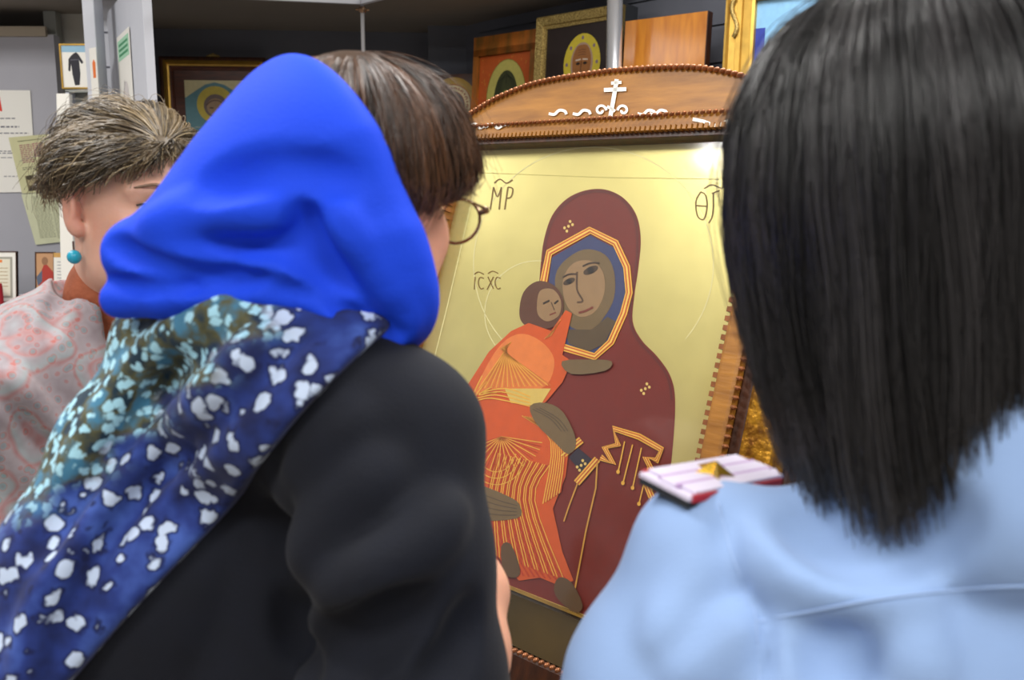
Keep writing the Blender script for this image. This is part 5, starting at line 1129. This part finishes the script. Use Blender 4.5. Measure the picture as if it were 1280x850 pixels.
P, rr, cc = more((P, rr, cc), hair_flow(ohb, RB, 300, 18, TB, (0.082, 0.097, 0.098), (lambda p: 0.1), 0.026, (0.010, 50), colB, rg, fly=0.020, clumps=200, rad=0.0003, thetas=(3, 100), jit=0.3, endth=endB))
cv, cf = cap_mesh(ohb, RB, (0.084, 0.100, 0.100), TB, nth=16, thmax=lambda p: max(8, endB(p) - 8), wrap=True)
strands('hair', P, rr, cc, M['hair'], B, (cv, cf, np.array(C(88, 75, 57))))
ec = OB + RB @ np.array([0.082, 0.004, -0.044])
er = MB().tube([ec, ec + [0, 0, -0.012]], 0.0012, 6).build('earring', M['steel'], B, label='turquoise drop earring'); MB().sphere(ec + [0, 0, -0.019], 0.0085, None, 14, 10).build('bead', M['turq'], er, smooth=True)
lower_body(B, HB, rb_, fb, M['brownskirt'], True)

# ---------------- woman in the light blue uniform shirt with shoulder boards
FC = nrm([-0.26, 0.93, -0.24]); OC = at(1135, 205, 0.63); RC = head_frame(FC, nrm([-0.04, 0, 1])); fc = nrm(FC * [1, 1, 0]); rc = np.array([fc[1], -fc[0], 0])
NBC = OC + RC @ [0, -0.045, -0.185]; SLC = at(884, 694, 0.655); SRC = NBC + (NBC - SLC) * [1, 1, 0] + [0, 0, SLC[2] - NBC[2]]; CHC = np.array([NBC[0] + fc[0] * 0.03, NBC[1] + fc[1] * 0.045, NBC[2] - 0.23]); HC = np.array([CHC[0] - fc[0] * 0.05, CHC[1] - fc[1] * 0.05, 0.92])
Cc = thing('person', 'person with black bobbed hair in a light blue uniform shirt', 'person', (HC[0], HC[1], 0))
el_l, el_r = at(790, 1010, 0.67), SRC + [0.05, 0.02, -0.27]
v = Vol(*bounds([OC, SLC, SRC, HC - [0, 0, 0.87], el_l], 0.17), 0.0048, [(-1, 0.02), (0.98, 0.0048)])
sculpt_head(v, OC, RC, 1.0, (0.046, 0.042))
torsC = lambda v, g, k: (v.ell(CHC, (0.165 + g, 0.105 + g, 0.20 + g), limb_R([0, 0, 1], rc), k), v.ell((CHC + HC) / 2, (0.145 + g, 0.10 + g, 0.22 + g), limb_R([0, 0, 1], rc), k), v.ell(HC, (0.165 + g, 0.115 + g, 0.13 + g), limb_R([0, 0, 1], rc), k))
torsC(v, -0.03, 0.03)
for S_, el, x in ((SLC, el_l, -1), (SRC, el_r, 1)):
    wr = el + fc * 0.18 + [0, 0, -0.12]; v.chain([(NBC + fc * 0.04 + [0, 0, -0.075], 0.040), (S_ + [0, 0, -0.012], 0.030), (el, 0.038), (wr, 0.027)], 0.02); hand(v, wr, fc - [0, 0, 0.5], -rc * x, 0.95, 0.3, x)
    v.chain([(HC + rc * 0.085 * x, 0.08), (np.array([*(HC + rc * 0.085 * x)[:2], 0.48]), 0.055), (np.array([*(HC + rc * 0.085 * x)[:2], 0.06]), 0.036)], 0.03)
v.build('body', M['skin'], Cc, color=skin_color(OC, RC)); face_parts(Cc, OC, RC, brow=(30, 26, 24))
u = Vol(*bounds([NBC + [0, 0, 0.06], SLC, SRC, HC, el_l, el_r], 0.15), 0.005, [(-1, 0.015), (1.05, 0.005)])
torsC(u, 0.012, 0.05)
for S_, el in ((SLC, el_l), (SRC, el_r)): u.chain([(NBC + fc * 0.035 + [0, 0, -0.050], 0.052), ((S_ * 0.5 + NBC * 0.5) + fc * 0.01 + [0, 0, -0.048], 0.044), (S_, 0.046), ((S_ + el) / 2, 0.066), (el, 0.066)], 0.03)
u.cap(NBC + [0, 0, -0.03], OC + RC @ [0, -0.032, -0.118], 0.070, 0.068, 0.012)                          # stand-up collar
u.stroke([(905, 640), (915, 690), (935, 740), (945, 780), (950, 850)], 0.005, 0.010, 'sub'); u.stroke([(930, 690), (905, 720), (860, 770)], 0.007, 0.02, 'sub'); u.stroke([(900, 700), (872, 740), (830, 800)], 0.008, 0.025, 'add', 0.004)
u.stroke([(930, 775), (900, 810), (850, 850)], 0.007, 0.02, 'add', 0.003); u.stroke([(1060, 780), (1048, 815), (1045, 850)], 0.008, 0.025, 'sub'); u.stroke([(1144, 745), (1160, 790), (1178, 850)], 0.006, 0.010, 'sub', -0.001); u.stroke([(1130, 750), (1142, 800), (1156, 850)], 0.008, 0.02, 'add', 0.005)
u.stroke([(950, 690), (1040, 720), (1140, 715)], 0.008, 0.03, 'add', 0.005); u.stroke([(1000, 640), (1080, 670), (1180, 650)], 0.010, 0.03, 'sub', -0.002)
sh_ = u.build('shirt', M['shirt'], Cc, label='light blue uniform shirt')
def seam(px, r):
    P = [u.surf(a, b) for a, b in spline(np.array(px, float), 6)]; P = [p - nrm(p - CAM) * 0.0002 for p in P if p is not None]; MB().tube(P, r, 5).build('seam', M['seam'], sh_, smooth=True)
seam([(945, 777), (1010, 765), (1080, 752), (1144, 743), (1230, 735), (1290, 733)], 0.0008); seam([(898, 628), (914, 690), (936, 745), (945, 777), (950, 860)], 0.0007)
# shoulder boards
def board_(center, L_, N_, mirror):
    L_ = nrm(L_); N_ = nrm(N_ - L_ * np.dot(N_, L_)); Wd = np.cross(N_, L_); R = np.stack([L_, Wd, N_], 1); Q = lambda x, y, z: center + R @ np.array([x, y, z])
    w, l = 0.0225, 0.056; out = [(-l, -w), (l - 0.014, -w), (l, -w * 0.35), (l, w * 0.35), (l - 0.014, w), (-l, w)]
    e = MB().prism([Q(x, y, -0.003) for x, y in out], N_ * 0.0035).build('shoulder_board', M['lav'], Cc, label='shoulder board with lavender braid, red edge and gold star', bevel=0.0006)
    MB().prism([Q(x * 0.99, y * 0.97, -0.0075) for x, y in out], N_ * 0.0045).build('felt_backing', M['felt'], e)
    for yy in (-1, 0, 1): MB().box(Q(-0.002, yy * 0.0146, 0.0016), (l - 0.005 - 0.004 * abs(yy), 0.0068, 0.0014), R).build('braid', M['lav'], e, bevel=0.001)
    for yy in (-1, 1): MB().box(Q(-0.006, yy * w, -0.0012), (l - 0.009, 0.0012, 0.0024), R).build('piping', M['red'], e)
    for yy in (-0.5, 0.5): MB().box(Q(-0.002, yy * 0.0146, 0.0018), (l - 0.006, 0.0016, 0.0012), R).build('stripe', M['pink'], e)
    pts = []; c0 = np.array([-0.006, 0.0])
    for k in range(10):
        a = math.pi / 2 + k * math.pi / 5; r = 0.0150 if k % 2 == 0 else 0.0062; pts.append(c0 + r * np.array([math.cos(a), math.sin(a)]))
    mb = MB(); V = [Q(*c0, 0.0115)] + [Q(x, y, 0.003) for x, y in pts] + [Q(*c0, 0.003)]; F = [(0, 1 + k, 1 + (k + 1) % 10) for k in range(10)] + [(11, 1 + (k + 1) % 10, 1 + k) for k in range(10)]; mb.add(V, F); mb.build('star', M['star'], e)
    MB().prism([Q(x, y, -0.016) for x, y in ((-0.02, -0.016), (0.05, -0.016), (0.05, 0.016), (-0.02, 0.016))], N_ * 0.010).build('loop', M['shirt'], e)
b0, b1 = at(832, 606, 0.632), at(958, 583, 0.70); bw = at(812, 590, 0.665) - at(850, 617, 0.632); bN = np.cross(b1 - b0, bw); bN = bN if bN[2] > 0 else -bN
bc = (b0 + b1) / 2; board_(bc, b1 - b0, bN, 1)
mir = 2 * np.dot(bc - NBC, rc); refl = lambda q_: q_ - 2 * rc * np.dot(q_, rc); board_(bc - rc * mir, refl(b1 - b0), refl(bN), -1)
rg = np.random.default_rng(31)
def colC(phi, cd, layer, rng):
    n = len(phi); a, b = np.array(C(16, 16, 18)), np.array(C(64, 62, 64)); k = np.clip(0.3 + 0.25 * cd + 0.2 * rng.normal(size=n), 0, 1)[:, None]; return a * (1 - k) + b * k
ohc = OC + RC @ [0, -0.006, 0.012]
def tipC(p):
    d = math.degrees(p); return float(np.interp(d, [0, 40, 60, 120, 140, 165, 185, 205, 222, 240, 262, 290, 320, 360], [0.13, 0.14, -0.03, -0.03, 0.18, 0.21, 0.228, 0.240, 0.222, 0.180, 0.155, 0.135, 0.125, 0.13]))
P, rr, cc = hair_flow(ohc, RC, 13000, 20, math.radians(4), (0.081, 0.101, 0.097), tipC, 0.036, (0.0030, 30), colC, rg, fly=0.006, curl_in=0.016, clumps=110, rad=0.00042, jit=0.12)
P, rr, cc = more((P, rr, cc), hair_flow(ohc, RC, 420, 20, math.radians(4), (0.083, 0.103, 0.099), lambda p: tipC(p) * 0.9, 0.042, (0.006, 22), colC, rg, fly=0.022, curl_in=0.02, clumps=300, rad=0.0003, jit=0.4))
cv, cf = cap_mesh(ohc, RC, (0.098, 0.118, 0.114), math.radians(4), nth=16, thmax=lambda p: (90 + max(0, tipC(p) - 0.055) / 0.098 * 57.3) if tipC(p) > 0 else 62)
strands('hair', P, rr, cc, M['hair'], Cc, (cv, cf, np.array(C(30, 29, 31))))
lower_body(Cc, HC, rc, fc, M['navy'], True)
